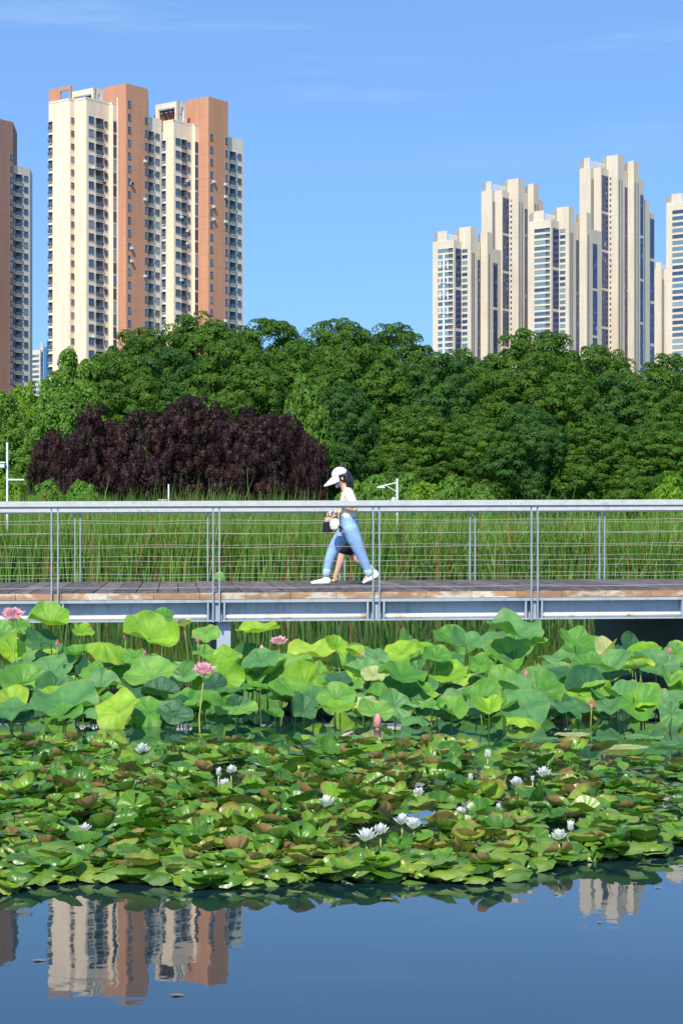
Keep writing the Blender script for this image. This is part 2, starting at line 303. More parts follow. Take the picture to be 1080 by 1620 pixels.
def twin_tower():
    c0 = pt(200, 441); GZ = .2
    root = empty('apartment_tower', (c0.x, c0.y+8, GZ), label='tall cream and terracotta apartment complex of two joined towers rising behind trees at left', cat='building')
    fa = Facade(root)
    def frame(P, z0, z1, xl, xm, xr, inner):   # open rooftop frame: L face xl..xm, R face xm..xr
        g = MB(); A = nxt(P, xl, DL); B = nxt(P, xr, DR); bw = 1.0
        for (p, q) in ((A, P), (P, B)):
            d = (q-p).normalized(); g.obox(p, q, .6, z1-1.3, z1)
            g.obox(p, p+d*bw, .6, z0, z1-1.3); g.obox(q-d*bw, q, .6, z0, z1-1.3)
        wall(g, 'roof_frame', M['white'], root)
        g = MB(); N = (DR+DL).normalized()
        for k in range(inner):
            a = A+(P-A)*((k+1)/(inner+1))+N*2.2; g.obox(a, a+DR*3.5, .35, z1-2.2, z1-1.7); g.obox(a, a+Vector((.4, 0)), .4, z0, z1-2.2)
        g.obox(A+N*2.0, P+N*2.0, .3, z1-1.7, z1-1.2); g.obox(A+N*6.5, P+N*6.5, .4, z0, z1-1.0)
        wall(g, 'roof_pergola', M['brownsteel'], root)
    for k in range(2):
        if k == 0:
            c = c0; L0, L1, R1 = 164, 200, 234; chn = [(179, 'R'), (173, 'L'), (137, 'R'), (118, 'L'), (111, 'R'), (77.5, 'L')]; x_in = 185
            ytop, ycr = (131.5, 200), (156.5, 137)
        else:
            c = pt(330, 454); L0, L1, R1 = 295, 330, 361; chn = [(309, 'R'), (304, 'L'), (275, 'R'), (258, 'L')]; x_in = 314
            ytop, ycr = (152.5, 330), (192, 275)
        zt = zat(c, ytop[0]); A = nxt(c, L0, DL); B = nxt(c, R1, DR)
        g = MB(); g.prism([A, c, B, B+BACK*14, A+BACK*14], GZ, zt); wall(g, 'wall', M['orange'], root)
        # cream front body
        P = nxt(c, x_in, DL); P = P-DL*.02+Vector((0, 0)); ch = chain(P, chn); cor = ch[[q[0] for q in chn].index(ycr[1])+1]; zc = zat(cor, ycr[0])
        g = MB(); g.prism(closed(ch, 11), GZ, zc); wall(g, 'wall', M['cream'], root)
        g = MB(); 
        for a, b in zip(ch[:-1], ch[1:]):
            if (b-a).x < 0: a, b = b, a
            g.obox(a-Vector((0, .06)), b-Vector((0, .06)), .25, zc, zc+.5)
        wall(g, 'parapet', M['white'], root)
        Rr, Lr = ROT['R'], ROT['L']; z1 = zc-4.6; zb = 30
        def face(x, j): return nxt(ch[j], x, DR if chn[j][1] == 'R' else DL)
        if k == 0:
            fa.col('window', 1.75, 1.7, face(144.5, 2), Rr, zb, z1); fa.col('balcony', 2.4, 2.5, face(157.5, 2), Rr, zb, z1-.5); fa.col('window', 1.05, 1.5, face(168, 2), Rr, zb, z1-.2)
            fa.col('stair_window', 1.0, 2.5, face(182, 0), Rr, zb, z1-.6); fa.col('window', 1.0, 1.4, face(115, 4), Rr, zb, z1)
            fa.col('balcony', 1.3, 2.0, face(80.5, 5), Lr, zb, z1-.7)
            frame(nxt(cor, 150, DR)-DL*0+(DR+DL)*.8, zc, zat(cor, 133), 112, 152, 164, 4)
            # low terracotta penthouse screen at the left end
            g = MB(); q = ch[-1]+(DR+DL)*.5; e = nxt(q, 112, DL); s_ = (e-q).normalized(); zz = zat(q, 142)
            a1, a2 = nxt(q, 95, DL), nxt(q, 110, DL)
            g.obox(q, a1, .5, zc, zz); g.obox(a1, a2, .5, zz-.9, zz); g.obox(a2, e, .5, zc, zz)
            wall(g, 'roof_screen', M['orange'], root)
        else:
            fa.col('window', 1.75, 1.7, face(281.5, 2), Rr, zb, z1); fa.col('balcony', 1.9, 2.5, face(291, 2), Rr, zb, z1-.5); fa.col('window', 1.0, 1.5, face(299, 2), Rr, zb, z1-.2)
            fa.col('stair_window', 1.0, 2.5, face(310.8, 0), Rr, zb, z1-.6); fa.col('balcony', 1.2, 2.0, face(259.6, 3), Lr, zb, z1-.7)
            frame(nxt(cor, 282, DR)+(DR+DL)*.8, zc, zat(cor, 156), 246, 283, 295, 4)
        for xx, dz in ((L1+4.3, 10.5), (R1-3, 10.5)):
            fa.col('window', 1.0, 1.5, nxt(c, xx, DR), Rr, zb, zt-dz*(.45 if k == 0 and xx < L1+9 else .72) - (2 if k else 0))
        # pale side wing with shaded windows
        q = B+BACK*1.6+DR*.05; e = nxt(q, R1+22 if k == 0 else 385, DR); zw = zat(q, 184 if k == 0 else 216)
        g = MB(); g.prism([q, e, e+BACK*9, q+BACK*9], GZ, zw); wall(g, 'wall', M['white'], root)
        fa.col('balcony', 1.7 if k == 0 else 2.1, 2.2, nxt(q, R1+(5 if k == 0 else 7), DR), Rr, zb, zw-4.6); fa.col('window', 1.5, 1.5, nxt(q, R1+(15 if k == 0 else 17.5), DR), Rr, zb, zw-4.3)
        n_ac = 0; g0 = MB(); g0.box((0, -.3, 0), (.85, .4, .6)); g0.box((0, -.52, 0), (.5, .03, .45)); am = None
        for i in range(26):
            z = zt-16-3*random.randrange(22); p = nxt(c, random.choice((L1+7.5, R1-5.2)), DR) if i % 2 else nxt(ch[2], random.choice((148.5, 164.5) if k == 0 else (286, 295.5)), DR)
            if am is None: o = g0.build('air_conditioner', M['ac'], root); am = o.data
            else: o = link_mesh('air_conditioner', am, root)
            o.location = Vector((p.x, p.y, z-1.2-.001*i))-root.location; o.rotation_euler = (0, 0, Rr)
        if k == 0:      # drain pipe on the terracotta side
            g = MB(); p = nxt(c, 186, DL)-(DR+DL)*.12; g.tube([(p.x, p.y, 20), (p.x, p.y, zt-3)], .14); wall(g, 'pipe', M['pipe'], root)
    fa.finish()
twin_tower()

def left_tower():
    c = pt(21, 508); GZ = .2
    root = empty('apartment_tower', (c.x-5, c.y+8, GZ), label='brown apartment tower cut off by the left edge, with pale wing of balconies', cat='building'); fa = Facade(root)
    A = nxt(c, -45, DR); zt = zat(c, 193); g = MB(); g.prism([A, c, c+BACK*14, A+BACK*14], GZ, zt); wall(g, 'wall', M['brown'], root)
    q = c+BACK*1.5; e = nxt(q, 48, DR); zw = zat(q, 261); g = MB(); g.prism([q, e, e+BACK*9, q+BACK*9], GZ, zw); wall(g, 'wall', M['pale'], root)
    fa.col('window', 1.0, 1.4, nxt(c, 18, DR), ROT['R'], 20, zt-9.5); fa.col('balcony', 2.2, 2.2, nxt(q, 30, DR), ROT['R'], 20, zw-3.4); fa.col('window', 1.5, 1.5, nxt(q, 41.3, DR), ROT['R'], 20, zw-3)
    fa.col('stair_window', .8, 1.6, nxt(q, 23.3, DR), ROT['R'], 20, zw-3); fa.finish()
left_tower()

def far_tower(x0, x1, ym, yb, D, typ, label, xmax=9999, step=3.0, ywing=None):
    W = x1-x0; X = lambda u: x0+u*W; P = pt(x0, D); GZ = .2; root = empty('apartment_tower', (P.x, P.y+12, GZ), label=label, cat='building', group='cream high-rise towers behind the trees at right')
    fa = Facade(root)
    if typ == 1: seq = [(.31, 'L'), (.42, 'R'), (.555, 'L'), (.70, 'R'), (.80, 'L'), (1.0, 'R')]; cur = (.335, .415); bl2 = (.39, .555, .63); bl3 = (.70, .80, .87); dk = (.655, .69); st = (.885, .945)
    else: seq = [(.17, 'L'), (.22, 'R'), (.335, 'L'), (.45, 'R'), (.595, 'L'), (.745, 'R'), (.84, 'L'), (1.0, 'R')]; cur = (.345, .44); bl2 = (.42, .595, .69); bl3 = (.745, .84, .92); dk = (.70, .74); st = (.94, .985)
    ch = chain(P, [(X(u), k) for u, k in seq]); zc = zat(P, ym); us = [0]+[u for u, k in seq]
    def at(u):
        for i in range(len(seq)):
            if us[i] <= u <= us[i+1]+1e-6: return nxt(ch[i], X(u), DR if seq[i][1] == 'R' else DL), ROT[seq[i][1]]
    n = 4 if typ == 1 else 5
    i2 = us.index(bl2[1]); i3 = us.index(bl3[1])
    g = MB(); g.prism(closed(ch[:i2+1], 26), GZ, zc); pR = nxt(ch[i2], X(dk[1]), DR)
    g.prism([ch[i2], pR, pR+BACK*20, ch[i2]+BACK*25.9][0:4], GZ, zc)
    j = ch[i3-1]; j = pR if (pR-j).length < .5 else j
    g.prism([ch[i3-1]+DR*.03, ch[i3], nxt(ch[i3], X(1.0), DR), nxt(ch[i3], X(1.0), DR)+BACK*14, ch[i3-1]+BACK*18+DR*.03], GZ, zc-(zat(P, ym)-zat(P, ym+9)))
    wall(g, 'wall', M['beige'], root)
    zb = zat(P, yb)
    g = MB(); a = at(bl2[0]+.005)[0]+(DR+DL)*.05; b = ch[i2]; c2 = nxt(b, X(bl2[2]), DR); a = nxt(b, X(bl2[0]), DL)
    g.prism([a, b, c2, c2+BACK*12, a+BACK*12], zc, zb, bottom=False); wall(g, 'roof_block', M['beige'], root); g = MB()
    b3 = ch[i3]; a3 = ch[i3-1]+DR*.03; c3 = nxt(b3, X(bl3[2]), DR); g.prism([a3, b3, c3, c3+BACK*9, a3+BACK*9], zc-(zat(P, ym)-zat(P, ym+9)), zb-2, bottom=False); wall(g, 'roof_block', M['beige'], root); g = MB()
    q = nxt(P, X(.075), DL)+(DR+DL)*.5; e = nxt(q, X(.21 if typ == 1 else .16), DL); g.prism([q, e, e+BACK*12, q+BACK*12], zc, zc+(zb-zc)*.72, bottom=False)
    wall(g, 'roof_block', M['beige'], root)
    g = MB(); e1, e2 = e+DR*1.5, a+BACK*4
    for k in range(7):
        p = e1+(e2-e1)*(k/6); g.obox(p, p+Vector((.35, 0)), .35, zc, zc+(zb-zc)*.5)
        if k < 6: g.add([(p.x, p.y, zc), (p.x+.3, p.y, zc), ((e1+(e2-e1)*((k+1)/6)).x, p.y+.5, zc+(zb-zc)*.5), ((e1+(e2-e1)*((k+1)/6)).x-.3, p.y+.5, zc+(zb-zc)*.5)], [(0, 1, 2, 3)])
    g.obox(e1, e2, .3, zc+(zb-zc)*.42, zc+(zb-zc)*.55); wall(g, 'roof_truss', M['slab'], root)
    # glazed strips with spandrel bands
    def strip(u0, u1, ztop, per=8, name='glass_strip', mat='curtain', proud=.12):
        p0, rt = at(u0); p1, _ = at(u1)
        nrm = Vector((math.sin(rt), -math.cos(rt)))*proud; p0 = p0+nrm; p1 = p1+nrm; z = ztop
        while z > 25:
            zz = max(20, z-per*step+1.6); g = MB(); g.obox(p0, p1, .2, zz, z); wall(g, name, M[mat], root); z -= per*step
    if X(cur[0]) < xmax: strip(cur[0], cur[1], zc-4, 7)
    if X(dk[0]) < xmax: strip(dk[0], dk[1], zc-9, 60)
    if X(st[0]) < xmax: strip(st[0], st[1], zc-(10 if typ == 1 else 12), 8)
    # slim vertical grooves: their shade painted as dark strips standing on the wall
    for u in ((.575, .60, .82) if typ == 1 else (.185, .205, .61, .65, .86, .90)):
        if X(u) < xmax:
            p0, rt = at(u); g = MB(); n_ = Vector((math.sin(rt), -math.cos(rt)))*.08; dd = Vector((math.cos(rt), math.sin(rt)))*.8; g.obox(p0+n_, p0+n_+dd, .1, 20, zc-6); wall(g, 'groove_shade', M['slit'], root)
    if typ == 1:
        for u, ww in ((.155, 6.3), (.265, 2.6)):
            p, rt = at(u); 
            if X(u) < xmax: fa.col('window' if ww > 3 else 'balcony', ww, 1.75, p, rt, zc-105, zc-5, step, WM2)
        p, rt = at(.47)
        if X(.47) < xmax: fa.col('window', 3.2, 1.7, p, rt, zc-105, zc-5, step, WM2)
    else:
        p, rt = at(.48); fa.col('stair_window', .9, 1.2, p, rt, zc-120, zc-5, step)
    if ywing:
        xa, ya, xb, yb2, xc = ywing; q = ch[-1]+BACK*3; g = MB(); e = nxt(q, xa, DR); e2 = nxt(e+BACK*2, xb, DR); za = zat(e, ya)
        g.prism([q, e, e+BACK*10, q+BACK*10], GZ, za); g.prism([e+BACK*2, e2, e2+BACK*8, e+BACK*10.1], GZ, zat(e2, yb2)); wall(g, 'wall', M['beige'], root)
        nr = Vector((math.sin(ROT['R']), -math.cos(ROT['R'])))*.12; f0, f1 = nxt(e+BACK*2, xa+.8, DR)+nr, nxt(e+BACK*2, xb-.8, DR)+nr; z = zat(e2, yb2)-3
        while z > 30: g = MB(); g.obox(f0, f1, .2, z-22, z); wall(g, 'glass_strip', M['curtain'], root); z -= 24
    fa.finish()
far_tower(684, 792, 383, 361, 968, 1, 'lowest cream high-rise, leftmost of the pale right-hand cluster, with ribbon windows')
far_tower(761, 859, 303, 283, 1060, 2, 'second-tallest cream high-rise, rising behind the lowest one at left of the cluster')
far_tower(835.5, 950, 351, 329, 960, 1, 'mid-height cream high-rise in the middle of the cluster, in front of the tallest')
far_tower(916, 1018, 267, 245, 1040, 2, 'tallest slender cream high-rise of the right-hand cluster', ywing=(1027, 318, 1034.5, 339, 0))
far_tower(1030, 1120, 427, 411, 1180, 2, 'small far cream tower seen in the gap beside the right-edge tower')
far_tower(1053, 1175, 321, 303, 930, 1, 'cream high-rise with wide ribbon windows cut off by the right edge', xmax=1100)
def distant(x0, xm, x1, y, D, mat, label, step):
    P = pt(x0, D); c = nxt(P, xm, DL); e = nxt(c, x1, DR); root = empty('office_block', (c.x, c.y+5, .2), label=label, cat='building'); z = zat(c, y)
    g = MB(); g.prism(closed([P, c, e], 14), .2, z); g.prism([c+BACK*3, e+BACK*2, e+BACK*9, c+BACK*9], z, z+5, bottom=False); wall(g, 'wall', M[mat], root); fa = Facade(root)
    for u in (.25, .5, .75):
        if mat != 'bluebuild': fa.col('window', 2.6, 1.7, P+(c-P)*u, ROT['L'], 60, z-4, step, WM2)
        fa.col('stair_window', .5, step*.9, c+(e-c)*u, ROT['R'], 60, z-3, step)
    fa.finish(60)
distant(49, 64, 69, 553, 1250, 'pale', 'small distant pinkish block in the gap between the two left towers', 3.4)
distant(69.5, 74, 81, 549, 1330, 'bluebuild', 'distant blue glass block peeking beside the cream tower edge', 3.6)

def mast():
    D = 300; b = px(701.5, 600, D); top = EYE+(HY-404)/F*D; root = empty('telecom_mast', (b.x, D, .3), label='white telecom mast with ring platforms in front of the lowest cream high-rise', cat='mast')
    g = MB(); g.tube([(0, 0, 0), (0, 0, top*.62), (0, 0, top*.88), (0, 0, top)], [.36, .24, .13, .09], 12); g.build('pole', M['polewhite'], root, smooth=True)
    for y in (425, 449, 473, 497):
        z = EYE+(HY-y)/F*D-.3; g = MB(); q = [(.62*math.cos(2*PI*k/16), .62*math.sin(2*PI*k/16), z) for k in range(17)]; g.tube(q, .035, 5); g.tube([(a, b_, z+.5) for a, b_, _ in q], .025, 5)
        for k in range(4): a = PI*k/2+.4; g.tube([(0, 0, z), (.62*math.cos(a), .62*math.sin(a), z)], .03, 4); g.tube([(.62*math.cos(a), .62*math.sin(a), z), (.62*math.cos(a), .62*math.sin(a), z+.5)], .025, 4)
        g.build('platform', M['frame'], root)
        for k in range(3): a = 2*PI*k/3-.5; g = MB(); g.box((.72*math.cos(a), .72*math.sin(a), z+.5), (.16, .2, 1.1), 0, a); g.build('antenna', M['polewhite'], root)
mast()
# ------------------------------------------------------------------ trees
def leaf_cloud(centres, normals, size, aspect=.6, jit=.2):
    n = len(centres); nm = normals+RNG.normal(0, jit, (n, 3)); nm /= np.linalg.norm(nm, axis=1)[:, None]+1e-9
    a = np.cross(nm, RNG.normal(0, 1, (n, 3))); a /= np.linalg.norm(a, axis=1)[:, None]+1e-9; b = np.cross(nm, a)
    s = size*RNG.uniform(.65, 1.35, (n, 1)); V = np.empty((n, 4, 3))
    V[:, 0] = centres-a*s; V[:, 1] = centres-b*s*aspect+nm*s*.12; V[:, 2] = centres+a*s; V[:, 3] = centres+b*s*aspect+nm*s*.12
    return V.reshape(-1, 3), np.arange(n*4).reshape(-1, 4)
def crown(lobes, nclump, per, crad, lsize, seed, flat=.65, droop=.3):
    # lobes: (cx,cy,cz,rx,ry,rz); leaves sit on small domes spread over the lobes
    global RNG; RNG = np.random.default_rng(seed); L = np.array(lobes, float); area = L[:, 3]*L[:, 5]; pr = area/area.sum()
    cs = []; ns = []
    while len(cs) < nclump:
        i = RNG.choice(len(L), p=pr); d = RNG.normal(0, 1, 3); d /= np.linalg.norm(d)
        if d[2] < -.5: continue
        k = RNG.uniform(.8, 1.04); p = L[i, :3]+d*L[i, 3:]*k
        q = ((p-L[:, :3])/L[:, 3:]); ins = (q**2).sum(1) < .62
        if ins.sum() > 0: continue
        cs.append(p); ns.append(d)
    cs = np.array(cs); ns = np.array(ns); P = []; N = []
    for c, nn in zip(cs, ns):
        r = crad*RNG.uniform(.6, 1.35); m = int(per*RNG.uniform(.7, 1.2)); d = RNG.normal(0, 1, (m, 3)); ax = nn*.6+np.array([0, 0, .8]); ax /= np.linalg.norm(ax)
        d += ax*1.25; d /= np.linalg.norm(d, axis=1)[:, None]
        p = c+d*r*np.array([1, 1, flat])*RNG.uniform(.8, 1.04, (m, 1)); p[:, 2] -= droop*(1-(d@ax))*r
        P.append(p); N.append(d)
    m = int(nclump*per*.3); i = RNG.choice(len(L), m, p=pr); d = RNG.normal(0, 1, (m, 3)); d /= np.linalg.norm(d, axis=1)[:, None]
    P.append(L[i, :3]+d*L[i, 3:]*RNG.uniform(.55, .9, (m, 1))); N.append(d)
    return leaf_cloud(np.concatenate(P), np.concatenate(N), lsize)
def lobes_round(w_, h_, nl, seed, base=.12):
    r = random.Random(seed); L = [(0, 0, h_*(.5+base/2), w_*.36, w_*.36, h_*.48*(1-base))]
    for k in range(nl):
        a = 2*PI*k/nl*1.0+r.uniform(-.4, .4); q = r.uniform(.2, .33)*w_; zz = h_*r.uniform(.3, .78); s = r.uniform(.14, .23)*w_
        if zz > h_*.6: q *= .75
        L.append((q*math.cos(a), q*math.sin(a), zz, s, s, s*r.uniform(.7, .95)))
    return L
def trunk_mb(h_, r0, w_, seed, fork=.3):
    r = random.Random(seed); g = MB(); top = h_*.6
    g.tube([(0, 0, -.3), (.03, 0, h_*.15), (.1*r.uniform(-1, 1), .05, h_*.35), (.15*r.uniform(-1, 1), 0, top)], [r0*1.3, r0, r0*.75, r0*.35], 8)
    for k in range(7):
        a = 2*PI*k/7+r.uniform(-.4, .4); z0 = h_*r.uniform(fork-.08, fork+.22); q = w_*r.uniform(.2, .34)
        g.tube([(0, 0, z0), (q*.45*math.cos(a), q*.45*math.sin(a), z0+h_*.12), (q*math.cos(a), q*math.sin(a), z0+h_*.3)], [r0*.5, r0*.32, r0*.1], 6)
    return g
PROTO = {}
def proto(key, w_, h_, nl, ncl, per, crad, lsize, seed, mat, fork=.3, base=.12, flat=.65):
    V, Fq = crown(lobes_round(w_, h_, nl, seed, base), ncl, per, crad, lsize, seed, flat); PROTO[key] = (np_mesh('crown', V, Fq, M[mat]), None, w_, h_, mat, fork, seed)
def tree(key, name, label, xp, ytop, wpx, D, gz=.4, rz=0, group=None, mat=None):
    me, tm, w_, h_, mt, fork, seed = PROTO[key]; x = (xp-CX)/F*D; hh = EYE+(HY-ytop)/F*D-gz; sx = (wpx/F*D)/w_; sz = hh/h_
    root = empty(name, (x, D, gz), label=label, cat='tree' if hh > 2.6 else 'shrub', group=group)
    if tm is None:
        o = trunk_mb(h_, .022*h_, w_, seed, fork).build('trunk', M['bark'], root, smooth=True); PROTO[key] = (me, o.data, w_, h_, mt, fork, seed)
    else: o = link_mesh('trunk', tm, root)
    o.scale = (sx, sx, sz); o.rotation_euler.z = rz
    cme = me
    if mat and mat != mt:
        k2 = (key, mat)
        if k2 not in PROTO: c2 = me.copy(); c2.materials[0] = M[mat]; PROTO[k2] = c2
        cme = PROTO[k2]
    c = link_mesh('crown', cme, root); c.scale = (sx, sx, sz); c.rotation_euler.z = rz
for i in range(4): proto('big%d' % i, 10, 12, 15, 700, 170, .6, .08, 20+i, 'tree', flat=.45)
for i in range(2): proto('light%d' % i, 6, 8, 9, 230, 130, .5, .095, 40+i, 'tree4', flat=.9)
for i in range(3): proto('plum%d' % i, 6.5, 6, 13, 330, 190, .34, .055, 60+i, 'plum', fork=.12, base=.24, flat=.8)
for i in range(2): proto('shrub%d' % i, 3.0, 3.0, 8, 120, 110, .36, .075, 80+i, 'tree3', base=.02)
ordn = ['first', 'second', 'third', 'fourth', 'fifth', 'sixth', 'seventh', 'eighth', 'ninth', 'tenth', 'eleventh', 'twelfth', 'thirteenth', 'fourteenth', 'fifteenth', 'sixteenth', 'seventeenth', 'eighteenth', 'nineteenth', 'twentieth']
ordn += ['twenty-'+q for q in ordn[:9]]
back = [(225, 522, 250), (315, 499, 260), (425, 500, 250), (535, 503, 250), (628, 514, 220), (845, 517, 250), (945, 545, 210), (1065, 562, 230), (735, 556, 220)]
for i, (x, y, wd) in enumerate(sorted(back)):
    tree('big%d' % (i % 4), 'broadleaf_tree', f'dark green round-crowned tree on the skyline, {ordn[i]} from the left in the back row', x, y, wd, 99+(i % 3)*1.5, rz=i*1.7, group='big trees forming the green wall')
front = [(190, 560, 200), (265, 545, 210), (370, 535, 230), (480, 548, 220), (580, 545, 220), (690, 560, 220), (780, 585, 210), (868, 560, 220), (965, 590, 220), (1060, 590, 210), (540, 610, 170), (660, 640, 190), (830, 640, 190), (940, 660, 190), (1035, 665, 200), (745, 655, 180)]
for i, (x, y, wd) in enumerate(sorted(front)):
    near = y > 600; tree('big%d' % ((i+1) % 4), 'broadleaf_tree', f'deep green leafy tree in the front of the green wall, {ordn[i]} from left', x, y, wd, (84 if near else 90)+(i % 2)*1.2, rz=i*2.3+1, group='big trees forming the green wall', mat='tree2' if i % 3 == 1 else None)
tree('light0', 'broadleaf_tree', 'yellow-green tree lighter than its neighbours, beside the purple trees at their right', 480, 598, 95, 80, rz=1, mat='tree4')
tree('light0', 'feathery_tree', 'mid green feathery tree in front of the cream tower foot', 118, 560, 140, 88, rz=.4)
tree('light1', 'feathery_tree', 'green feathery tree left of the purple trees, behind the tall white pole', 95, 610, 150, 80, rz=2.0)
tree('light1', 'feathery_tree', 'bright yellow-green tree below the brown tower at the left', 48, 600, 120, 92, rz=.9, mat='tree3')
tree('light0', 'feathery_tree', 'light green tree at the left edge beneath the brown tower', 2, 628, 120, 84, rz=3.0, mat='tree4')
tree('light1', 'feathery_tree', 'low light green tree at the far left beside the white pole', 12, 668, 130, 72, rz=4.2, mat='tree4')
pl = [(84, 684, 104, 69), (150, 640, 130, 67), (228, 652, 150, 66), (312, 630, 170, 67), (392, 646, 150, 66), (452, 656, 122, 67.5), (488, 696, 76, 66)]
plab = ['sparser leftmost', 'second', 'third', 'central', 'fifth', 'sixth', 'small rightmost']
for i, (x, y, wd, D) in enumerate(pl):
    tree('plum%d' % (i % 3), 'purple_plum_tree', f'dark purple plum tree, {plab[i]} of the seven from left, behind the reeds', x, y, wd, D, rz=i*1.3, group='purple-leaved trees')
for i, x in enumerate([10, 75, 130, 560, 596, 640, 668, 712, 758, 1065]):
    y = random.uniform(752, 772)
    tree('shrub%d' % (i % 2), 'shrub', f'bright green low shrub on the bank behind the reeds, {ordn[i]} from left', x, y, random.uniform(70, 100), 62+random.uniform(-1.5, 3), rz=i, group='shrubs along the far bank', mat=['tree3', 'tree4', 'tree4'][i % 3])

# white poles on the far bank
def pole(x, ytop, D, kind, label, gz=.45):
    z = EYE+(HY-ytop)/F*D; X = (x-CX)/F*D; root = empty('lamp_pole' if kind == 'lamp' else 'camera_pole', (X, D, gz), label=label, cat='pole'); h = z-gz
    g = MB(); g.tube([(0, 0, -.1), (0, 0, h)], [.032, .026], 8); g.tube([(0, 0, -.1), (0, 0, .06)], .12, 8); g.build('pole', M['polewhite'], root, smooth=False)
    g = MB()
    if kind == 'lamp': g.tube([(0, 0, h-.1), (-.42, 0, h-.2), (-.46, 0, h-.2)], .014, 6); g.tube([(0, 0, h-.35), (-.3, 0, h-.17)], .009, 6)
    else: g.tube([(0, 0, h-.95), (.42, 0, h-.95)], .022, 6)
    g.build('arm', M['polewhite'], root)
    if kind == 'lamp': g = MB(); g.box((-.42, 0, h-.225), (.2, .08, .03)); g.build('lamp_head', M['polewhite'], root)
    g = MB()
    if kind == 'lamp': g.ell((-.1, -.04, h-.55), (.055, .055, .07)); g.tube([(0, 0, h-.5), (-.1, -.04, h-.5)], .012, 6)
    else: g.tube([(0, 0, h-.57), (-.14, 0, h-.56)], .02, 6); g.box((-.18, -.05, h-.58), (.24, .14, .12)); g.box((-.18, -.05, h-.51), (.3, .2, .03))
    g.build('camera', M['polewhite'], root)
pole(12, 700, 48.2, 'cam', 'tall white metal pole with a side arm and small camera at left edge', -.5)
pole(628, 757, 48.6, 'lamp', 'white pole with a short lamp arm behind the walking woman', -.5)
pole(267, 766, 61.5, 'cam', 'thin white pole standing in front of the purple trees')

# ------------------------------------------------------------------ reeds
def reeds():
    rng = np.random.default_rng(3); n = 62000; x = rng.uniform(-17, 17, n); y = 47.6+11*rng.random(n)**1.4; dn = np.sin(x*3.1+np.sin(y*2.3)*1.5)+np.sin(x*7.7+y*1.9)*.8+np.sin(x*1.3-y*.9); kp = (dn > -.35) | (rng.random(n) < .4); x, y = x[kp], y[kp]; n = len(x)
    cl = .5+.5*np.sin(x*2.1+np.sin(y*1.7)*2)*np.sin(x*.63+1.3); h = 1.85+.4*cl+rng.normal(0, .24, n)+.3*(x < -1)*(y > 51); h[rng.random(n) < .02] += .6; h[rng.random(n) < .3] *= .75
    lean = rng.normal(0, .1, (n, 2))+np.array([.03, 0]); bend = rng.gamma(2, .055, n)*(1+(x > 1)*1.2); ba = rng.uniform(0, 2*PI, n); wd = rng.uniform(.010, .022, n); wa = rng.uniform(-.9, .9, n)
    S = 6; V = np.empty((n, S, 2, 3)); z0 = np.where(y > 55, .3, 0)
    for s in range(S):
        t = s/(S-1); cx = x+lean[:, 0]*h*t+np.cos(ba)*bend*h*t**3; cy = y+lean[:, 1]*h*t+np.sin(ba)*bend*h*t**3; cz = z0-.15*(1-t)+h*t*(1-.28*bend*t*t*2); ww = wd*(1-t**2.2)+.0015
        V[:, s, 0] = np.stack([cx-np.cos(wa)*ww, cy-np.sin(wa)*ww, cz], 1); V[:, s, 1] = np.stack([cx+np.cos(wa)*ww, cy+np.sin(wa)*ww, cz], 1)
    b = (np.arange(n)*S*2)[:, None]; q = np.concatenate([np.stack([b[:, 0]+2*s, b[:, 0]+2*s+1, b[:, 0]+2*s+3, b[:, 0]+2*s+2], 1) for s in range(S-1)])
    o = link_mesh('reeds', np_mesh('reeds', V.reshape(-1, 3), q, M['reed'], smooth=True)); tag(o, 'tall green cattail reeds standing in the water behind the footbridge', 'reeds', kind='stuff')
reeds()

# ------------------------------------------------------------------ footbridge
PHI = R(3.4); BX = Vector((math.cos(PHI), math.sin(PHI))); BN = Vector((-math.sin(R(5)), math.cos(R(5))))
D1 = 22.2; SC = F/D1; DZ = EYE-(935-HY)/SC; SL = .0042; BW = 5.1
bridge = empty('footbridge', (0, D1+2.5, 0), label='steel footbridge with dark plank deck, grey beam and wire-cable railings over the lotus pond', cat='footbridge')
def bp(s, v, z): p = BX*s+BN*v+Vector((0, D1)); return Vector((p.x, p.y, z+SL*s))
def sx(xp, v=0):                      # bridge coordinate of a pixel column
    k = (xp-CX)/F; b = BN*v+Vector((0, D1)); return (k*b.y-b.x)/(BX.x-k*BX.y)
def bbox(g, s0, s1, v0, v1, z0, z1, mi=0):
    q = [bp(s, v, z) for z in (z0, z1) for (s, v) in ((s0, v0), (s1, v0), (s1, v1), (s0, v1))]
    g.add(q, [(3,2,1,0),(4,5,6,7),(0,1,5,4),(1,2,6,5),(2,3,7,6),(3,0,4,7)], mi)
def bpart(g, name, mat, smooth=False):
    o = g.build(name, mat, bridge, smooth=smooth); o.matrix_parent_inverse = Matrix.Translation(-bridge.location); return o
S0, S1 = -9.0, 9.0
g = MB(); s = S0
while s < S1:
    bbox(g, s, s+.232, .02, BW-.03, DZ-.05+random.uniform(-.003, .003), DZ+random.uniform(-.003, .003)); s += .245
bpart(g, 'deck', M['plank'])
g = MB(); s = sx(26)-.53*17
while s < S1: bbox(g, s, s+.525, -.045, .012, DZ-.085, DZ-.012); s += .53
bpart(g, 'fascia_board', M['fascia'])
g = MB(); zt, zb_ = DZ-.09, DZ-.345
bbox(g, S0, S1, -.05, .10, zt-.035, zt); bbox(g, S0, S1, .06, .075, zb_+.02, zt-.037); bbox(g, S0, S1, -.05, .10, zb_, zb_+.018)
posts = [sx(87.5)+(sx(843)-sx(87.5))/3*k for k in range(-2, 6)]
for p in posts:
    for o_ in (-.105, .085): bbox(g, p+o_, p+o_+.02, -.046, .058, zb_+.02, zt-.037)
    bbox(g, p-.03, p+.03, -.02, .058, zb_+.02, zt-.037)
bpart(g, 'beam', M['beam'])
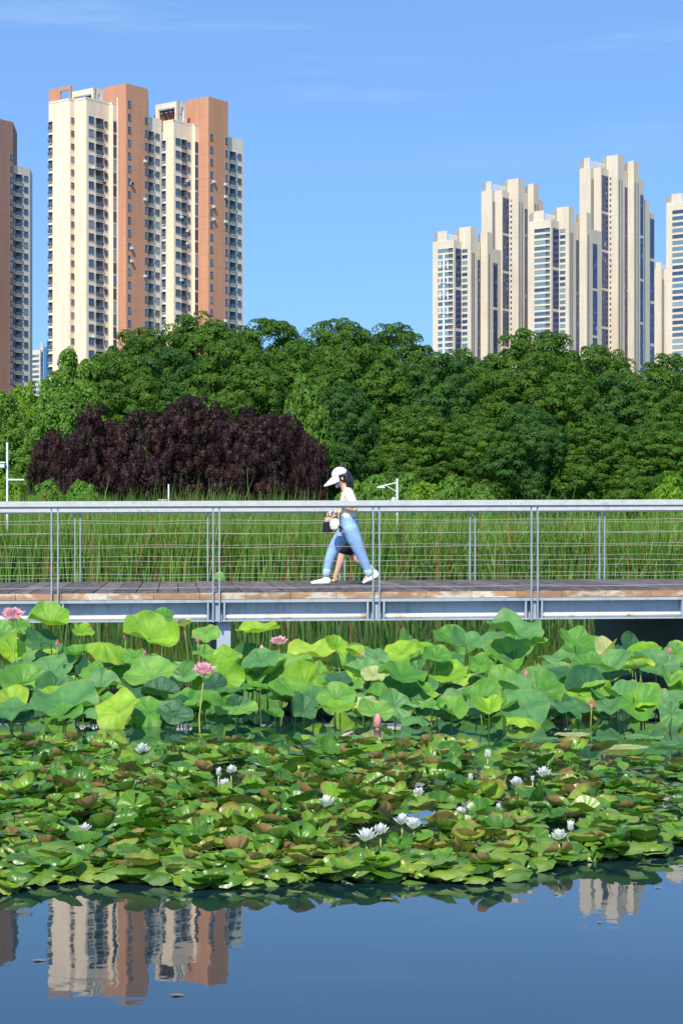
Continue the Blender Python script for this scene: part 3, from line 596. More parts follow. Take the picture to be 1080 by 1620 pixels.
g = MB(); bbox(g, S0, S1, BW-.1, BW, DZ-.33, DZ-.06); bpart(g, 'beam', M['beam'])
g = MB()
for k in range(-3, 5): bbox(g, posts[0]+k*1.85+3, posts[0]+k*1.85+3.1, .12, BW-.12, DZ-.3, DZ-.055)
bpart(g, 'cross_beam', M['beam'])
for a, b in zip(posts[:-1], posts[1:]):
    g = MB(); g.tube([bp(a+.11, -.0, zb_+.05), bp(b-.11, -.0, zb_+.05)], .024, 10); bpart(g, 'pipe', M['pipe'], True)
RT = EYE+(HY-792)/SC                  # rail top
for side, v in ((0, -.055), (1, BW)):
    vv0, vv1 = (v-.06, v+.05)
    g = MB(); bbox(g, S0, S1, vv0, vv1, RT-.062, RT); bbox(g, S0, S1, vv0+.03, vv1-.03, RT-.085, RT-.0625); bpart(g, 'handrail', M['rail'])
    ps = posts if side == 0 else [sx(123, BW)+(sx(952, BW)-sx(123, BW))/4*k for k in range(-3, 7)]
    for p in ps:
        for o_ in (-.037, .037):
            g = MB(); lo = zb_-.01 if side == 0 else DZ-.3
            bbox(g, p+o_-.008, p+o_+.008, v-.03+(-.0 if side == 0 else .04), v+(.003 if side == 0 else .075), lo, RT-.0855)
            bpart(g, 'post', M['metal'])
    for k, off in enumerate((31, 51, 73, 95, 115, 136)):
        z = RT-off/SC; g = MB(); pts = []
        for i in range(61):
            s = S0+(S1-S0)*i/60; pts.append(bp(s, v-.012+(0 if side == 0 else .04), z+.006*math.sin(s*3.4+k*1.3)))
        g.tube(pts, .0032, 5); bpart(g, 'cable', M['cable'])
# piers: walls under the deck, running across it
for xr, wd in ((365, .16), (1088, -.9)):
    s = sx(xr); s0, s1 = (s-wd, s) if wd > 0 else (s, s-wd); g = MB(); bbox(g, s0, s1, .04, BW-.05, -.7, DZ-.35)
    bbox(g, s0-.04, s1+.04, -.0, .2, DZ-.5, DZ-.347) if wd < 0 else None
    bpart(g, 'pier', M['conc'] if wd > 0 else M['shadesteel'])  # right pier steel near black: the shade under the deck is in its colour

# ------------------------------------------------------------------ walkers on the deck
M['skin'] = simple('skin', (.62, .37, .25), .5, .06, 6); M['skin'].node_tree.nodes['Principled BSDF'].inputs['Subsurface Weight'].default_value = .08
def cloth(name, c, scale=9, amt=.5, rough=.85, var=.12):
    m = NM(name); z = m.noise(scale, 4, stretch=(1, 1, .6)); m.col(m.ramp(z, [(.3, tuple(q*(1-var) for q in c)), (.7, tuple(min(1, q*(1+var)) for q in c))])); m.set(rough, 0, .2); m.bump(z, amt, .03); return m.mat
M['tee'] = cloth('cream_cotton', (.80, .73, .60)); M['denim'] = cloth('blue_denim', (.25, .40, .62), 7, .8, .85, .14); M['cuff'] = cloth('pale_denim_cuff', (.42, .55, .58))
M['hat'] = cloth('white_hat_cloth', (.66, .66, .74), 20, .2, .8, .04); M['hair'] = simple('dark_hair', (.022, .014, .011), .45, .4, 30); M['shoe'] = cloth('white_canvas', (.82, .80, .74), 20, .2, .7, .06)
M['bag'] = cloth('cream_bag', (.74, .68, .56), 30, .2, .6); M['black'] = cloth('black_cloth', (.018, .018, .022)); M['green'] = cloth('green_cloth', (.03, .28, .17)); M['sandal'] = simple('brown_sandal', (.14, .06, .035), .6)
M['mask'] = simple('blue_mask', (.35, .58, .72), .7, .06); M['lip'] = simple('lips', (.5, .16, .14), .5); M['lilac'] = simple('lilac_cup', (.62, .52, .72), .4); M['eye'] = simple('eye_dark', (.03, .02, .02), .3)
class PB(MB):
    def limb(s, pts, rads, lat=None, n=16):
        # rads: radius or (lateral, other); closed with rounded ends
        pts = [Vector(p) for p in pts]; R2 = [(r, r) if not hasattr(r, '__len__') else r for r in rads]; k = len(pts); lat = Vector(lat) if lat else Vector((0, 1, 0)); vs = []
        P2, Q2 = [], []
        for i in range(k-1):
            m_ = 4 if k > 2 else 1
            for j in range(m_):
                t = j/m_; P2.append(pts[i].lerp(pts[i+1], t)); Q2.append((R2[i][0]*(1-t)+R2[i+1][0]*t, R2[i][1]*(1-t)+R2[i+1][1]*t))
        P2.append(pts[-1]); Q2.append(R2[-1])
        for _ in range(2 if k > 2 else 0):
            P2 = [P2[0]]+[(P2[i-1]+P2[i]*2+P2[i+1])/4 for i in range(1, len(P2)-1)]+[P2[-1]]
        t0 = (P2[1]-P2[0]).normalized(); t1 = (P2[-1]-P2[-2]).normalized(); cap0 = []; cap1 = []
        for a in (80, 50, 22): cap0.append((P2[0]-t0*min(Q2[0])*math.sin(R(a)), (Q2[0][0]*math.cos(R(a)), Q2[0][1]*math.cos(R(a)))))
        for a in (22, 50, 80): cap1.append((P2[-1]+t1*min(Q2[-1])*math.sin(R(a)), (Q2[-1][0]*math.cos(R(a)), Q2[-1][1]*math.cos(R(a)))))
        P2 = [c[0] for c in cap0]+P2+[c[0] for c in cap1]; Q2 = [c[1] for c in cap0]+Q2+[c[1] for c in cap1]; k = len(P2)
        for i, p in enumerate(P2):
            t = (P2[min(i+1, k-1)]-P2[max(i-1, 0)]).normalized(); l_ = (lat-t*lat.dot(t)).normalized(); o_ = t.cross(l_)
            for j in range(n): g = 2*PI*j/n; vs.append(p+l_*math.cos(g)*Q2[i][0]+o_*math.sin(g)*Q2[i][1])
        fs = [(i*n+j, i*n+(j+1) % n, (i+1)*n+(j+1) % n, (i+1)*n+j) for i in range(k-1) for j in range(n)]+[tuple(range(n-1, -1, -1)), tuple((k-1)*n+j for j in range(n))]
        return s.add(vs, fs)
    def hand(s, wrist, d, back, thumb, curl=.9, sc=1.0):
        # d: direction of the fingers, back: normal of the back of the hand, thumb: side of the thumb
        w_ = Vector(wrist); d = Vector(d).normalized(); b = Vector(back); b = (b-d*b.dot(d)).normalized(); t = b.cross(d).normalized(); t = t if t.dot(Vector(thumb)) > 0 else -t
        s.limb([w_, w_+d*.03*sc, w_+d*.085*sc], [(.026*sc, .017*sc), (.036*sc, .016*sc), (.038*sc, .013*sc)], t)
        for i, (o, l) in enumerate(((.029, .068), (.010, .078), (-.009, .072), (-.027, .056))):
            p = w_+d*.085*sc+t*o*sc; c = curl*(1+.1*i); pts = [p-d*.02*sc, p]; a = .25
            for f in (.45, .3, .25): a += c*.55; p = p+(d*math.cos(a)-b*math.sin(a))*l*f*sc; pts.append(p)
            s.limb(pts, [.0095*sc, .0095*sc, .0088*sc, .008*sc, .007*sc], t, 8)
        p = w_+d*.025*sc+t*.026*sc; s.limb([p, p+(t*.6+d*.7-b*.3)*.035*sc, p+(t*.45+d*.95-b*.65)*.062*sc], [.014*sc, .011*sc, .008*sc], b, 8)
    def remesh(s, name, mat, root, voxel=.006, it=3):
        o = s.build(name, mat, root); o.matrix_parent_inverse = Matrix.Translation(-root.location)
        m_ = o.modifiers.new('remesh', 'REMESH'); m_.mode = 'VOXEL'; m_.voxel_size = voxel; m_.use_smooth_shade = True
        q = o.modifiers.new('smooth', 'SMOOTH'); q.iterations = it; q.factor = .6; return o
def put(g, name, mat, root, smooth=True):
    o = g.build(name, mat, root, smooth=smooth); o.matrix_parent_inverse = Matrix.Translation(-root.location); return o
def W(x, y, dy, D): p = px(x, y, D); return Vector((p.x, D+dy, p.z))
def head(g, root, c, tilt, D, hatted=True, hide=False):
    # c: centre of the skull; faces -x, tilted down by tilt
    rot = Matrix.Rotation(-tilt, 3, 'Y'); T = lambda x, y, z: c+rot @ Vector((x, y, z))
    g.ell(c, (.092, .074, .105), 20, 16, M=rot); g.ell(T(-.035, 0, -.055), (.058, .054, .062), 16, 12, M=rot); g.ell(T(-.055, 0, -.095), (.028, .026, .022), 12, 8, M=rot)
    g.limb([T(-.086, 0, .005), T(-.106, 0, -.028)], [.009, .014]); g.ell(T(-.092, 0, -.064), (.012, .022, .006), 10, 8, M=rot); g.ell(T(-.092, 0, -.075), (.011, .019, .006), 10, 8, M=rot)
    g.ell(T(-.078, 0, .022), (.018, .055, .008), 10, 8, M=rot)
    for s_ in (-1, 1): g.ell(T(.005, .076*s_, -.018), (.017, .009, .03), 10, 8, M=rot)
    e = MB()
    for s_ in (-1, 1): e.ell(T(-.083, .03*s_, .002), (.008, .014, .007), 10, 8, M=rot)
    put(e, 'eye', M['eye'], root); e = MB(); e.ell(T(-.102, 0, -.068), (.004, .019, .006), 10, 8, M=rot); put(e, 'lips', M['lip'], root); return T, rot
# --- woman in the white hat
DM = 25.0; root = empty('person', W(550, 925, 0, DM), label='woman in white cap, cream t-shirt and rolled blue jeans striding left along the footbridge', cat='person')
P = lambda x, y, dy=0: W(x, y, dy, DM)
g = PB(); hc = P(540, 755); T, rot = head(g, root, hc, R(15), DM)
g.limb([P(547, 776), P(542.5, 764)], [(.052, .055), (.046, .048)])
g.limb([P(552, 822), P(552, 806), P(551.5, 790), P(549, 777)], [(.13, .095), (.115, .09), (.145, .1), (.13, .07)])
g.limb([P(552, 838), P(552, 822)], [(.15, .11), (.13, .1)])
g.limb([P(550, 779, -.15), P(556, 792, -.19), P(561, 806.5, -.2)], [.046, .04, .035]); g.limb([P(561, 806.5, -.2), P(549, 803.5, -.17), P(536.5, 799.5, -.12)], [.036, .032, .023]); g.hand(P(536.5, 799.5, -.12), (-.95, .2, .12), (-.1, -.9, .3), (0, 0, 1), .95)
g.limb([P(549, 779, .15), P(548, 793, .19), P(546, 807, .18)], [.046, .04, .035]); g.limb([P(546, 807, .18), P(537, 810, .13), P(529, 811.5, .07)], [.036, .032, .023]); g.hand(P(529, 811.5, .07), (-.9, -.3, -.05), (0, .6, .8), (0, -1, 0), .9)
g.limb([P(553, 835, -.085), P(566, 870, -.08), P(583.5, 908, -.06)], [.075, .055, .034]); g.limb([P(551, 835, .085), P(528, 869, .08), P(517, 910, .06)], [.075, .055, .034])
g.limb([P(583.5, 908, -.06), P(577, 919, -.06)], [.033, .03]); g.limb([P(517, 910, .06), P(514, 919, .06)], [.033, .03])
g.remesh('body', M['skin'], root, .005, 2)
g = PB()   # t-shirt
g.limb([P(551, 816), P(551.5, 806), P(551, 792), P(549.5, 780), P(548, 774)], [(.152, .098), (.14, .1), (.168, .112), (.155, .085), (.075, .06)])
g.limb([P(550, 779, -.14), P(555, 791, -.18), P(557.5, 797.5, -.195)], [.062, .062, .066]); g.limb([P(549, 779, .14), P(548, 792, .18), P(547.5, 798, .19)], [.062, .062, .066])
g.remesh('t_shirt', M['tee'], root, .006, 3)
g = PB()   # jeans
g.limb([P(552.5, 836), P(552, 827), P(551, 818)], [(.172, .125), (.16, .115), (.142, .098)])
g.limb([P(554.5, 838, -.085), P(561, 855, -.088), P(568, 871, -.084), P(576, 889, -.072), P(582, 904, -.062)], [.108, .1, .08, .066, .05])
g.limb([P(549, 838, .085), P(537, 854, .088), P(527.5, 869, .084), P(520.5, 888, .072), P(517, 904.5, .062)], [.105, .098, .08, .068, .052])
g.remesh('jeans', M['denim'], root, .007, 3)
g = PB(); g.limb([P(581, 902.5, -.062), P(583.2, 906.8, -.062)], [.057, .055]); g.limb([P(517.3, 903, .062), P(516.4, 908, .062)], [.058, .055]); g.remesh('trouser_cuff', M['cuff'], root, .006, 1)
def shoe(nm, heel, toe, mat, w_=.043):
    g = PB(); d = toe-heel; u = Vector((0, 0, 1)); g.limb([heel+u*.035, heel+d*.3+u*.034, heel+d*.62+u*.026, heel+d*.93+u*.02], [(.034, .036), (w_*.85, .038), (w_, .028), (w_*.8, .02)]); g.limb([heel+u*.055+d*.08, heel+u*.075+d*.13], [(.036, .04), (.036, .042)])
    g.remesh(nm, mat, root, .006, 2)
    g = PB(); g.limb([heel+u*.012, heel+d*.4+u*.01, heel+d*.94+u*.01], [(.036, .013), (w_*.95, .012), (w_*.85, .011)]); g.remesh('sole', mat, root, .006, 1)
shoe('shoe', P(519.5, 923.6, .06), P(491.5, 924.3, .06), M['shoe']); shoe('shoe', P(595.5, 913.5, -.06), P(573.5, 923.8, -.06), M['shoe'])
g = PB()   # hair
g.ell(T(.012, 0, .012), (.098, .085, .108), 18, 14, M=rot)
for k in range(13):
    a = R(-78+13*k); sx_ = .055+.045*math.cos(a); sy = .078*math.sin(a); q = T(sx_, sy, .0); r_ = random.Random(k)
    g.limb([q, q+Vector((.012+.012*math.cos(a), .006*math.sin(a), -.07)), q+Vector((.006+r_.uniform(-.012, .02), 0, -.135-r_.uniform(0, .035)))], [.026, .026, .014])
g.ell(T(.035, 0, .135), (.03, .03, .028)); g.limb([T(.03, 0, .1), T(.035, 0, .135)], [.02, .02]); g.limb([T(.06, .01, .13), T(.085, .0, .115), T(.09, 0, .09)], [.01, .008, .004])
h = g.remesh('hair', M['hair'], root, .006, 1)
g = MB()   # cap: half dome crown with a long sloping bill
A = 28; K = 8; vs = []; fs = []
for k in range(K+1):
    ph = R(90)*k/K
    for j in range(A): a = 2*PI*j/A; vs.append(T(-.012+.112*math.sin(ph)*math.cos(a)*(1.0), .096*math.sin(ph)*math.sin(a), .03+.112*math.cos(ph)))
fs = [(k*A+j, (k+1)*A+j, (k+1)*A+(j+1) % A, k*A+(j+1) % A) for k in range(K) for j in range(A)]; g.add(vs, fs)
o = put(g, 'cap', M['hat'], root); q = o.modifiers.new('thick', 'SOLIDIFY'); q.thickness = .005
g = MB(); vs = []; n1, n2 = 18, 8
for i in range(n2+1):
    t = i/n2
    for j in range(n1+1): a = PI-R(80)+R(160)*j/n1; e = 1+t*(1.08*max(0, -math.cos(a))**.8+.12); vs.append(T(-.012+.112*math.cos(a)*e, .098*math.sin(a)*(1+t*.35), .03-.085*t*(.5+.5*max(0, -math.cos(a)))-.03*t*abs(math.sin(a))))
g.add(vs, [(i*(n1+1)+j, i*(n1+1)+j+1, (i+1)*(n1+1)+j+1, (i+1)*(n1+1)+j) for i in range(n2) for j in range(n1)]); o = put(g, 'cap_bill', M['hat'], root); q = o.modifiers.new('thick', 'SOLIDIFY'); q.thickness = .005
g = PB(); g.ell(T(-.088, 0, -.095), (.022, .045, .03), 14, 10, M=rot); put(g, 'face_mask', M['mask'], root)
# bag on a strap
bagr = empty('shoulder_bag', P(529.5, 830, -.2), label='small cream shoulder bag with keyring hanging at the front of the walking woman', cat='bag')
g = PB(); c = P(529.5, 830, -.2); g.limb([c+Vector((0, 0, .045)), c+Vector((0, 0, -.045))], [(.035, .062), (.035, .06)]); g.limb([c+Vector((-.03, 0, .0)), c+Vector((.03, 0, 0))], [(.038, .06), (.038, .06)]); o = g.remesh('pouch', M['bag'], bagr, .006, 3)
g = MB(); g.tube([P(535, 823, -.19), P(536, 812, -.19), P(541, 795, -.185), P(547, 778, -.14), P(549, 773, -.05)], .0065, 6); g.tube([P(524, 823, -.19), P(531, 806, -.16), P(540, 790, -.13), P(547, 776, -.1)], .005, 6); put(g, 'strap', M['bag'], bagr)
g = MB(); 
for (x, y, r_) in ((537, 834, .02), (540.5, 836, .016), (538, 839.5, .016)): g.ell(P(x, y, -.215), (r_, .012, r_*1.2))
put(g, 'keyring', M['black'], bagr)
cup = empty('cup', P(522.5, 814, .0), label='small white and lilac cup held in her forward hand above the bag', cat='cup')
g = MB(); g.tube([P(523.5, 818.5, .04), P(522.5, 811, .04)], [.02, .028], 14); put(g, 'body', M['hat'], cup); g = MB(); g.tube([P(522.5, 811, .04), P(522.3, 809.6, .04)], [.03, .029], 14); put(g, 'lid', M['lilac'], cup)
# --- companion hidden behind her
DM2 = 26.3; P = lambda x, y, dy=0: W(x, y, dy, DM2)
root = empty('person', P(548, 921), label='second walker with bare legs, black shorts and green top, mostly hidden behind the woman', cat='person')
g = PB(); T, rot = head(g, root, P(544, 757), R(10), DM2)
g.limb([P(549, 777), P(547, 765)], [(.052, .055), (.046, .048)]); g.limb([P(550, 838), P(550, 822), P(550, 806), P(550, 790), P(550, 778)], [(.15, .11), (.125, .1), (.115, .09), (.145, .1), (.12, .07)])
g.limb([P(549, 780, -.16), P(545, 795, -.2), P(540, 809, -.19)], [.044, .038, .033]); g.limb([P(540, 809, -.19), P(532, 815, -.14), P(524, 820, -.1)], [.034, .03, .022]); g.hand(P(524, 820, -.1), (-.8, 0, -.6), (0, -1, 0), (-1, 0, .3), 1.1)
g.limb([P(551, 780, .16), P(557, 795, .2), P(560, 809, .19)], [.044, .038, .033]); g.limb([P(560, 809, .19), P(555, 816, .16), P(550, 822, .1)], [.034, .03, .022]); g.hand(P(550, 822, .1), (-.8, -.3, -.5), (0, 1, .3), (-1, 0, .3), .8)
g.limb([P(550, 838, -.085), P(542, 873, -.08), P(538, 890, -.075), P(530, 914, -.06)], [.078, .052, .05, .031]); g.limb([P(550, 838, .085), P(556, 878, .08), P(570, 889, .075), P(588, 899, .06)], [.078, .052, .05, .031])
g.limb([P(531, 914, -.06), P(532, 918, -.06), P(526, 919, -.06), P(520.5, 919.6, -.06)], [(.03, .03), (.03, .022), (.04, .02), (.036, .013)]); g.limb([P(588, 899, .06), P(591.5, 902, .06), P(590, 909, .06)], [.03, .028, .022])
g.remesh('body', M['skin'], root, .006, 2)
g = PB(); g.limb([P(550, 826), P(550, 808), P(550, 792), P(550, 780), P(549, 775)], [(.16, .118), (.15, .115), (.17, .122), (.15, .09), (.075, .06)]); g.limb([P(549, 780, -.15), P(545.5, 795, -.2)], [.062, .06]); g.limb([P(551, 780, .15), P(556, 793, .2)], [.062, .06]); g.remesh('top', M['green'], root, .007, 3)
g = PB(); g.limb([P(550.5, 838), P(550, 824)], [(.165, .12), (.145, .105)]); g.limb([P(550, 840, -.085), P(543.5, 868, -.082)], [.1, .088]); g.limb([P(550, 840, .085), P(555, 870, .082)], [.1, .088]); g.remesh('shorts', M['black'], root, .007, 3)
g = PB(); g.ell(T(.014, 0, .014), (.1, .086, .11), 18, 14, M=rot)
for k in range(9):
    a = R(-70+17*k); q = T(.055+.045*math.cos(a), .075*math.sin(a), 0); g.limb([q, q+Vector((.014, 0, -.09)), q+Vector((.01, 0, -.17))], [.027, .026, .014])
g.remesh('hair', M['hair'], root, .007, 1)
g = PB(); u = Vector((0, 0, 1)); hl, te = P(534, 921, -.06), P(519.5, 921, -.06); g.limb([hl+u*.008, te+u*.008], [(.034, .008), (.042, .008)]); put(g, 'sandal', M['sandal'], root)
g = MB(); 
for t in (.25, .68): c = hl.lerp(te, t); g.tube([c+Vector((0, .043*math.cos(a), .012+.048*math.sin(a)*(1.15-t*.6))) for a in [PI*k/8 for k in range(9)]], .006, 6)
put(g, 'strap', M['sandal'], root)
g = PB(); g.limb([P(593.5, 900, .06), P(592, 911, .06)], [(.034, .009), (.042, .009)]); put(g, 'sandal', M['sandal'], root)
hb = empty('handbag', P(518.5, 834, -.1), label='black handbag carried in front of the hidden second walker', cat='bag'); c = P(518.5, 834, -.1)
g = PB(); g.limb([c+Vector((-.01, 0, .04)), c+Vector((0, 0, -.045))], [(.04, .06), (.045, .075)]); g.remesh('pouch', M['black'], hb, .007, 2)
g = MB(); g.tube([c+Vector((-.045, 0, .05)), c+Vector((-.01, 0, .1)), P(522, 823, -.1), c+Vector((.06, 0, .08)), c+Vector((.05, 0, .045))], .006, 6); put(g, 'handle', M['black'], hb)
# ------------------------------------------------------------------ lotus
def veins(m, nrib, colour, veincol, amt, width=.9):
    t = m.n('ShaderNodeUVMap'); sp = m.n('ShaderNodeSeparateXYZ'); m.l(t.outputs[0], sp.inputs[0])
    a = m.n('ShaderNodeMath', operation='ARCTAN2'); m.l(sp.outputs[1], a.inputs[0]); m.l(sp.outputs[0], a.inputs[1])
    k = m.n('ShaderNodeMath', operation='MULTIPLY'); k.inputs[1].default_value = nrib; m.l(a.outputs[0], k.inputs[0])
    c = m.n('ShaderNodeMath', operation='COSINE'); m.l(k.outputs[0], c.inputs[0])
    r = m.n('ShaderNodeMapRange'); r.inputs[1].default_value = width; r.inputs[2].default_value = 1; r.inputs[4].default_value = amt; m.l(c.outputs[0], r.inputs[0])
    return m.mix(r.outputs[0], colour, veincol), sp, c.outputs[0]
def lotusmat(name, stops, under, edge):
    m = NM(name); z = m.noise(6, 5); rnd = m.rnd(); base = m.ramp(rnd, stops); base = m.mix(1, base, m.ramp(z, [(.3, (.68, .74, .8)), (.7, (1.3, 1.24, 1.15))]), 'MULTIPLY')
    c, sp, cs = veins(m, 11, base, tuple(min(1, q*1.3+.01) for q in stops[1][1]), .28, .96)
    t = m.n('ShaderNodeUVMap'); ln = m.n('ShaderNodeVectorMath', operation='LENGTH'); m.l(t.outputs[0], ln.inputs[0])
    e = m.n('ShaderNodeMath', operation='MULTIPLY_ADD'); e.inputs[1].default_value = .35; m.l(z, e.inputs[0]); m.l(ln.outputs['Value'], e.inputs[2])
    er = m.n('ShaderNodeMapRange'); er.inputs[1].default_value = 1.12; er.inputs[2].default_value = 1.2; m.l(e.outputs[0], er.inputs[0])
    er2 = m.n('ShaderNodeMath', operation='MULTIPLY'); m.l(er.outputs[0], er2.inputs[0]); m.l(rnd, er2.inputs[1])
    c = m.mix(er2.outputs[0], c, edge)
    g = m.n('ShaderNodeNewGeometry'); c2 = m.mix(g.outputs['Backfacing'], c, under); m.col(c2); m.set(.5, 0, .3); m.bump(m.mix(.85, cs, m.noise(10, 4)), .7, .022)
    m.translucent(m.mix(1, c, (1.5, 1.7, .5), 'MULTIPLY'), .32); return m.mat
M['lotus_blue'] = lotusmat('lotus_leaf_bluegreen', [(0, (.06, .18, .055)), (.5, (.1, .255, .08)), (1, (.14, .31, .1))], (.14, .26, .07), (.3, .25, .08))
M['lotus_green'] = lotusmat('lotus_leaf_green', [(0, (.06, .2, .03)), (.5, (.11, .29, .04)), (1, (.17, .36, .06))], (.2, .32, .08), (.35, .27, .07))
M['lotus_yellow'] = lotusmat('lotus_leaf_yellowgreen', [(0, (.16, .34, .025)), (.5, (.23, .42, .03)), (1, (.31, .46, .05))], (.28, .4, .1), (.42, .2, .06))
M['lotus_pale'] = lotusmat('lotus_leaf_pale', [(0, (.36, .42, .16)), (.5, (.42, .46, .18)), (1, (.5, .5, .24))], (.42, .45, .2), (.4, .22, .1))
M['lotus_dark'] = lotusmat('lotus_leaf_dark', [(0, (.028, .1, .045)), (.5, (.042, .14, .055)), (1, (.06, .17, .065))], (.06, .13, .05), (.2, .18, .06))
M['wilt'] = simple('wilted_leaf', (.2, .12, .055), .8, .4, 20)
M['stalk'] = simple('lotus_stalk', (.17, .27, .05), .6, .25, 8); M['stalk_y'] = simple('lotus_stalk_yellow', (.36, .38, .08), .6, .2, 8)
M['pink'] = None
def petal_mat(name, tip, base):
    m = NM(name); t = m.n('ShaderNodeUVMap'); sp = m.n('ShaderNodeSeparateXYZ'); m.l(t.outputs[0], sp.inputs[0]); c = m.ramp(sp.outputs[1], [(0, base), (.55, tuple((a+b)/2 for a, b in zip(tip, base))), (1, tip)]); m.col(c); m.set(.5, 0, .3); m.translucent(c, .45); return m.mat
M['pink'] = petal_mat('pink_petal', (.90, .46, .52), (.93, .82, .78)); M['bud'] = petal_mat('bud_petal', (.70, .17, .26), (.80, .42, .42)); M['petwhite'] = petal_mat('white_petal', (.93, .92, .87), (.90, .90, .74))
M['yellow'] = simple('stamen_yellow', (.8, .55, .06), .6); M['sepal'] = simple('green_sepal', (.2, .26, .06), .6)
def lotus_leaf_mesh(rad, seed, cup, wave, fold=0, roll=0, droop=0):
    r = random.Random(seed); A, K = 44, 9; V = []; U = []; ph = [r.uniform(0, 6.28) for _ in range(5)]; fa = r.uniform(0, PI)
    for k in range(K+1):
        t = k/K
        for j in range(A):
            a = 2*PI*j/A; rr = rad*t*(1+.08*math.sin(2*a+ph[0])+.05*math.sin(5*a+ph[1])+.015*math.sin(9*a+ph[4])+.01*math.sin(17*a+ph[2]))
            x, y = rr*math.cos(a), rr*math.sin(a)
            z = cup*rad*(t**1.6)-.06*rad*math.exp(-(t*4)**2)+wave*rad*t**2.5*(math.sin(3*a+ph[2])*.6+math.sin(5*a+ph[3])*.45+.22*math.sin(8*a+ph[1])+.1*math.sin(13*a+ph[0]))+.005*rad*t*math.cos(22*a)+.05*rad*t*math.sin(4*a+ph[4])*math.cos(7*t+ph[0])-droop*rad*max(0, math.cos(a-fa))**2*t**2.2
            if fold:
                q = x*math.cos(fa)+y*math.sin(fa); z += fold*abs(q)*.9; sc = 1-.28*fold*min(1, abs(q)/rad); x, y = x-q*math.cos(fa)*(1-sc), y-q*math.sin(fa)*(1-sc)
            if roll:
                w_ = x/rad; th = w_*roll; R0 = rad/roll; x, z = R0*math.sin(th), z*.3+R0*(1-math.cos(th))
            V.append((x, y, z)); U.append((t*math.cos(a), t*math.sin(a)))
    Q = [(k*A+j, (k+1)*A+j, (k+1)*A+(j+1) % A, k*A+(j+1) % A) for k in range(K) for j in range(A)]
    return np.array(V), np.array(Q), np.array(U)
def stalk(root, top, r0, seed, lean=.25, mat='stalk', name='stalk', foot=None):
    r = random.Random(seed); t = Vector(top); fx = foot or (r.uniform(-lean, lean), r.uniform(-lean*.5, lean*.5)); g = MB(); h = t.z+root.location.z
    b = Vector((t.x+fx[0]*h, t.y+fx[1]*h, -root.location.z-.25)); mid = (t+b)/2+Vector((r.uniform(-.05, .05)*h, 0, .0)); q = t*.75+mid*.25
    g.tube([b, (b+mid)/2+Vector((r.uniform(-.02, .02), 0, 0)), mid, q*.5+mid*.5, q, t], [r0*1.15, r0*1.1, r0, r0*.95, r0*.9, r0*.8], 6); return g.build(name, M[mat], root, smooth=True)
LOTUS = []     # (x, z) for labels
LEAFN = {}
def lotus_leaf(x, y, wpx, hpx, tone, D, style='n', label=None, cat='lotus leaf', az=None, name='lotus_leaf'):
    seed = int(x*31+y*17) % 9973; r = random.Random(seed); c = px(x, y, D); rad = max(.09, wpx/F*D/2); ratio = min(.93, hpx/max(wpx, 1))
    c.z = max(c.z, .05+rad*.2)
    root = empty(name, (c.x, c.y, c.z), label=label or '', cat=cat, group='lotus leaves standing in front of the bridge')
    cup, wave, fold, roll, droop = r.uniform(.02, .3), r.uniform(.11, .21), r.choice((0, 0, 0, .3, .5)), 0, r.choice((0, 0, .3, .5, .7))
    if style == 'cup': cup = .5; ratio *= .6
    if style == 'fold': fold = .9; wave = .06; ratio = .5
    if style == 'roll': roll = 2.3; cup = 0; wave = .04; ratio = .7
    if style == 'umb': cup = -.45; droop = .3; ratio *= .6
    if style == 'wilt': cup = -1.1; wave = .25; droop = .6; ratio = .2
    V, Q, U = lotus_leaf_mesh(rad, seed, cup, wave, fold, roll, droop)
    th = max(0, math.asin(ratio)-.09)*.92 if style in 'n' or style in ('fold', 'roll') else math.asin(ratio)*.6
    root.location.z = max(c.z, rad*math.sin(th)*.95+.04)
    a = az if az is not None else r.uniform(-.65, .65)
    if style == 'flip': th = math.asin(ratio); a = PI+r.uniform(-.4, .4)
    if style == 'roll': rot = Matrix.Rotation(a*.5, 3, 'Y') @ Matrix.Rotation(R(15), 3, 'X') @ Matrix.Rotation(R(70+r.uniform(-20, 20)), 3, 'Z')
    else:
        axis = Vector((-math.cos(a), -math.sin(a)*1, 0)) if False else Vector((math.cos(a), math.sin(a), 0))
        rot = Matrix.Rotation(th, 3, axis) @ Matrix.Rotation(r.uniform(0, 6.28), 3, 'Z')
    V = V @ np.array(rot).T
    me = np_mesh('leaf_blade', V, Q, M[{'b': 'lotus_blue', 'g': 'lotus_green', 'y': 'lotus_yellow', 'p': 'lotus_pale', 'd': 'lotus_dark', 'w': 'wilt'}[tone]], smooth=True, uv=U)
    link_mesh('leaf_blade', me, root)
    n = rot @ Vector((0, 0, 1)); ctr = V[:44].mean(0); top = Vector(ctr)-n*.006; stalk(root, top, max(.006, rad*.022), seed, mat=r.choice(('stalk', 'stalk', 'stalk_y')))
    LOTUS.append((root, x, y, tone, style)); return root
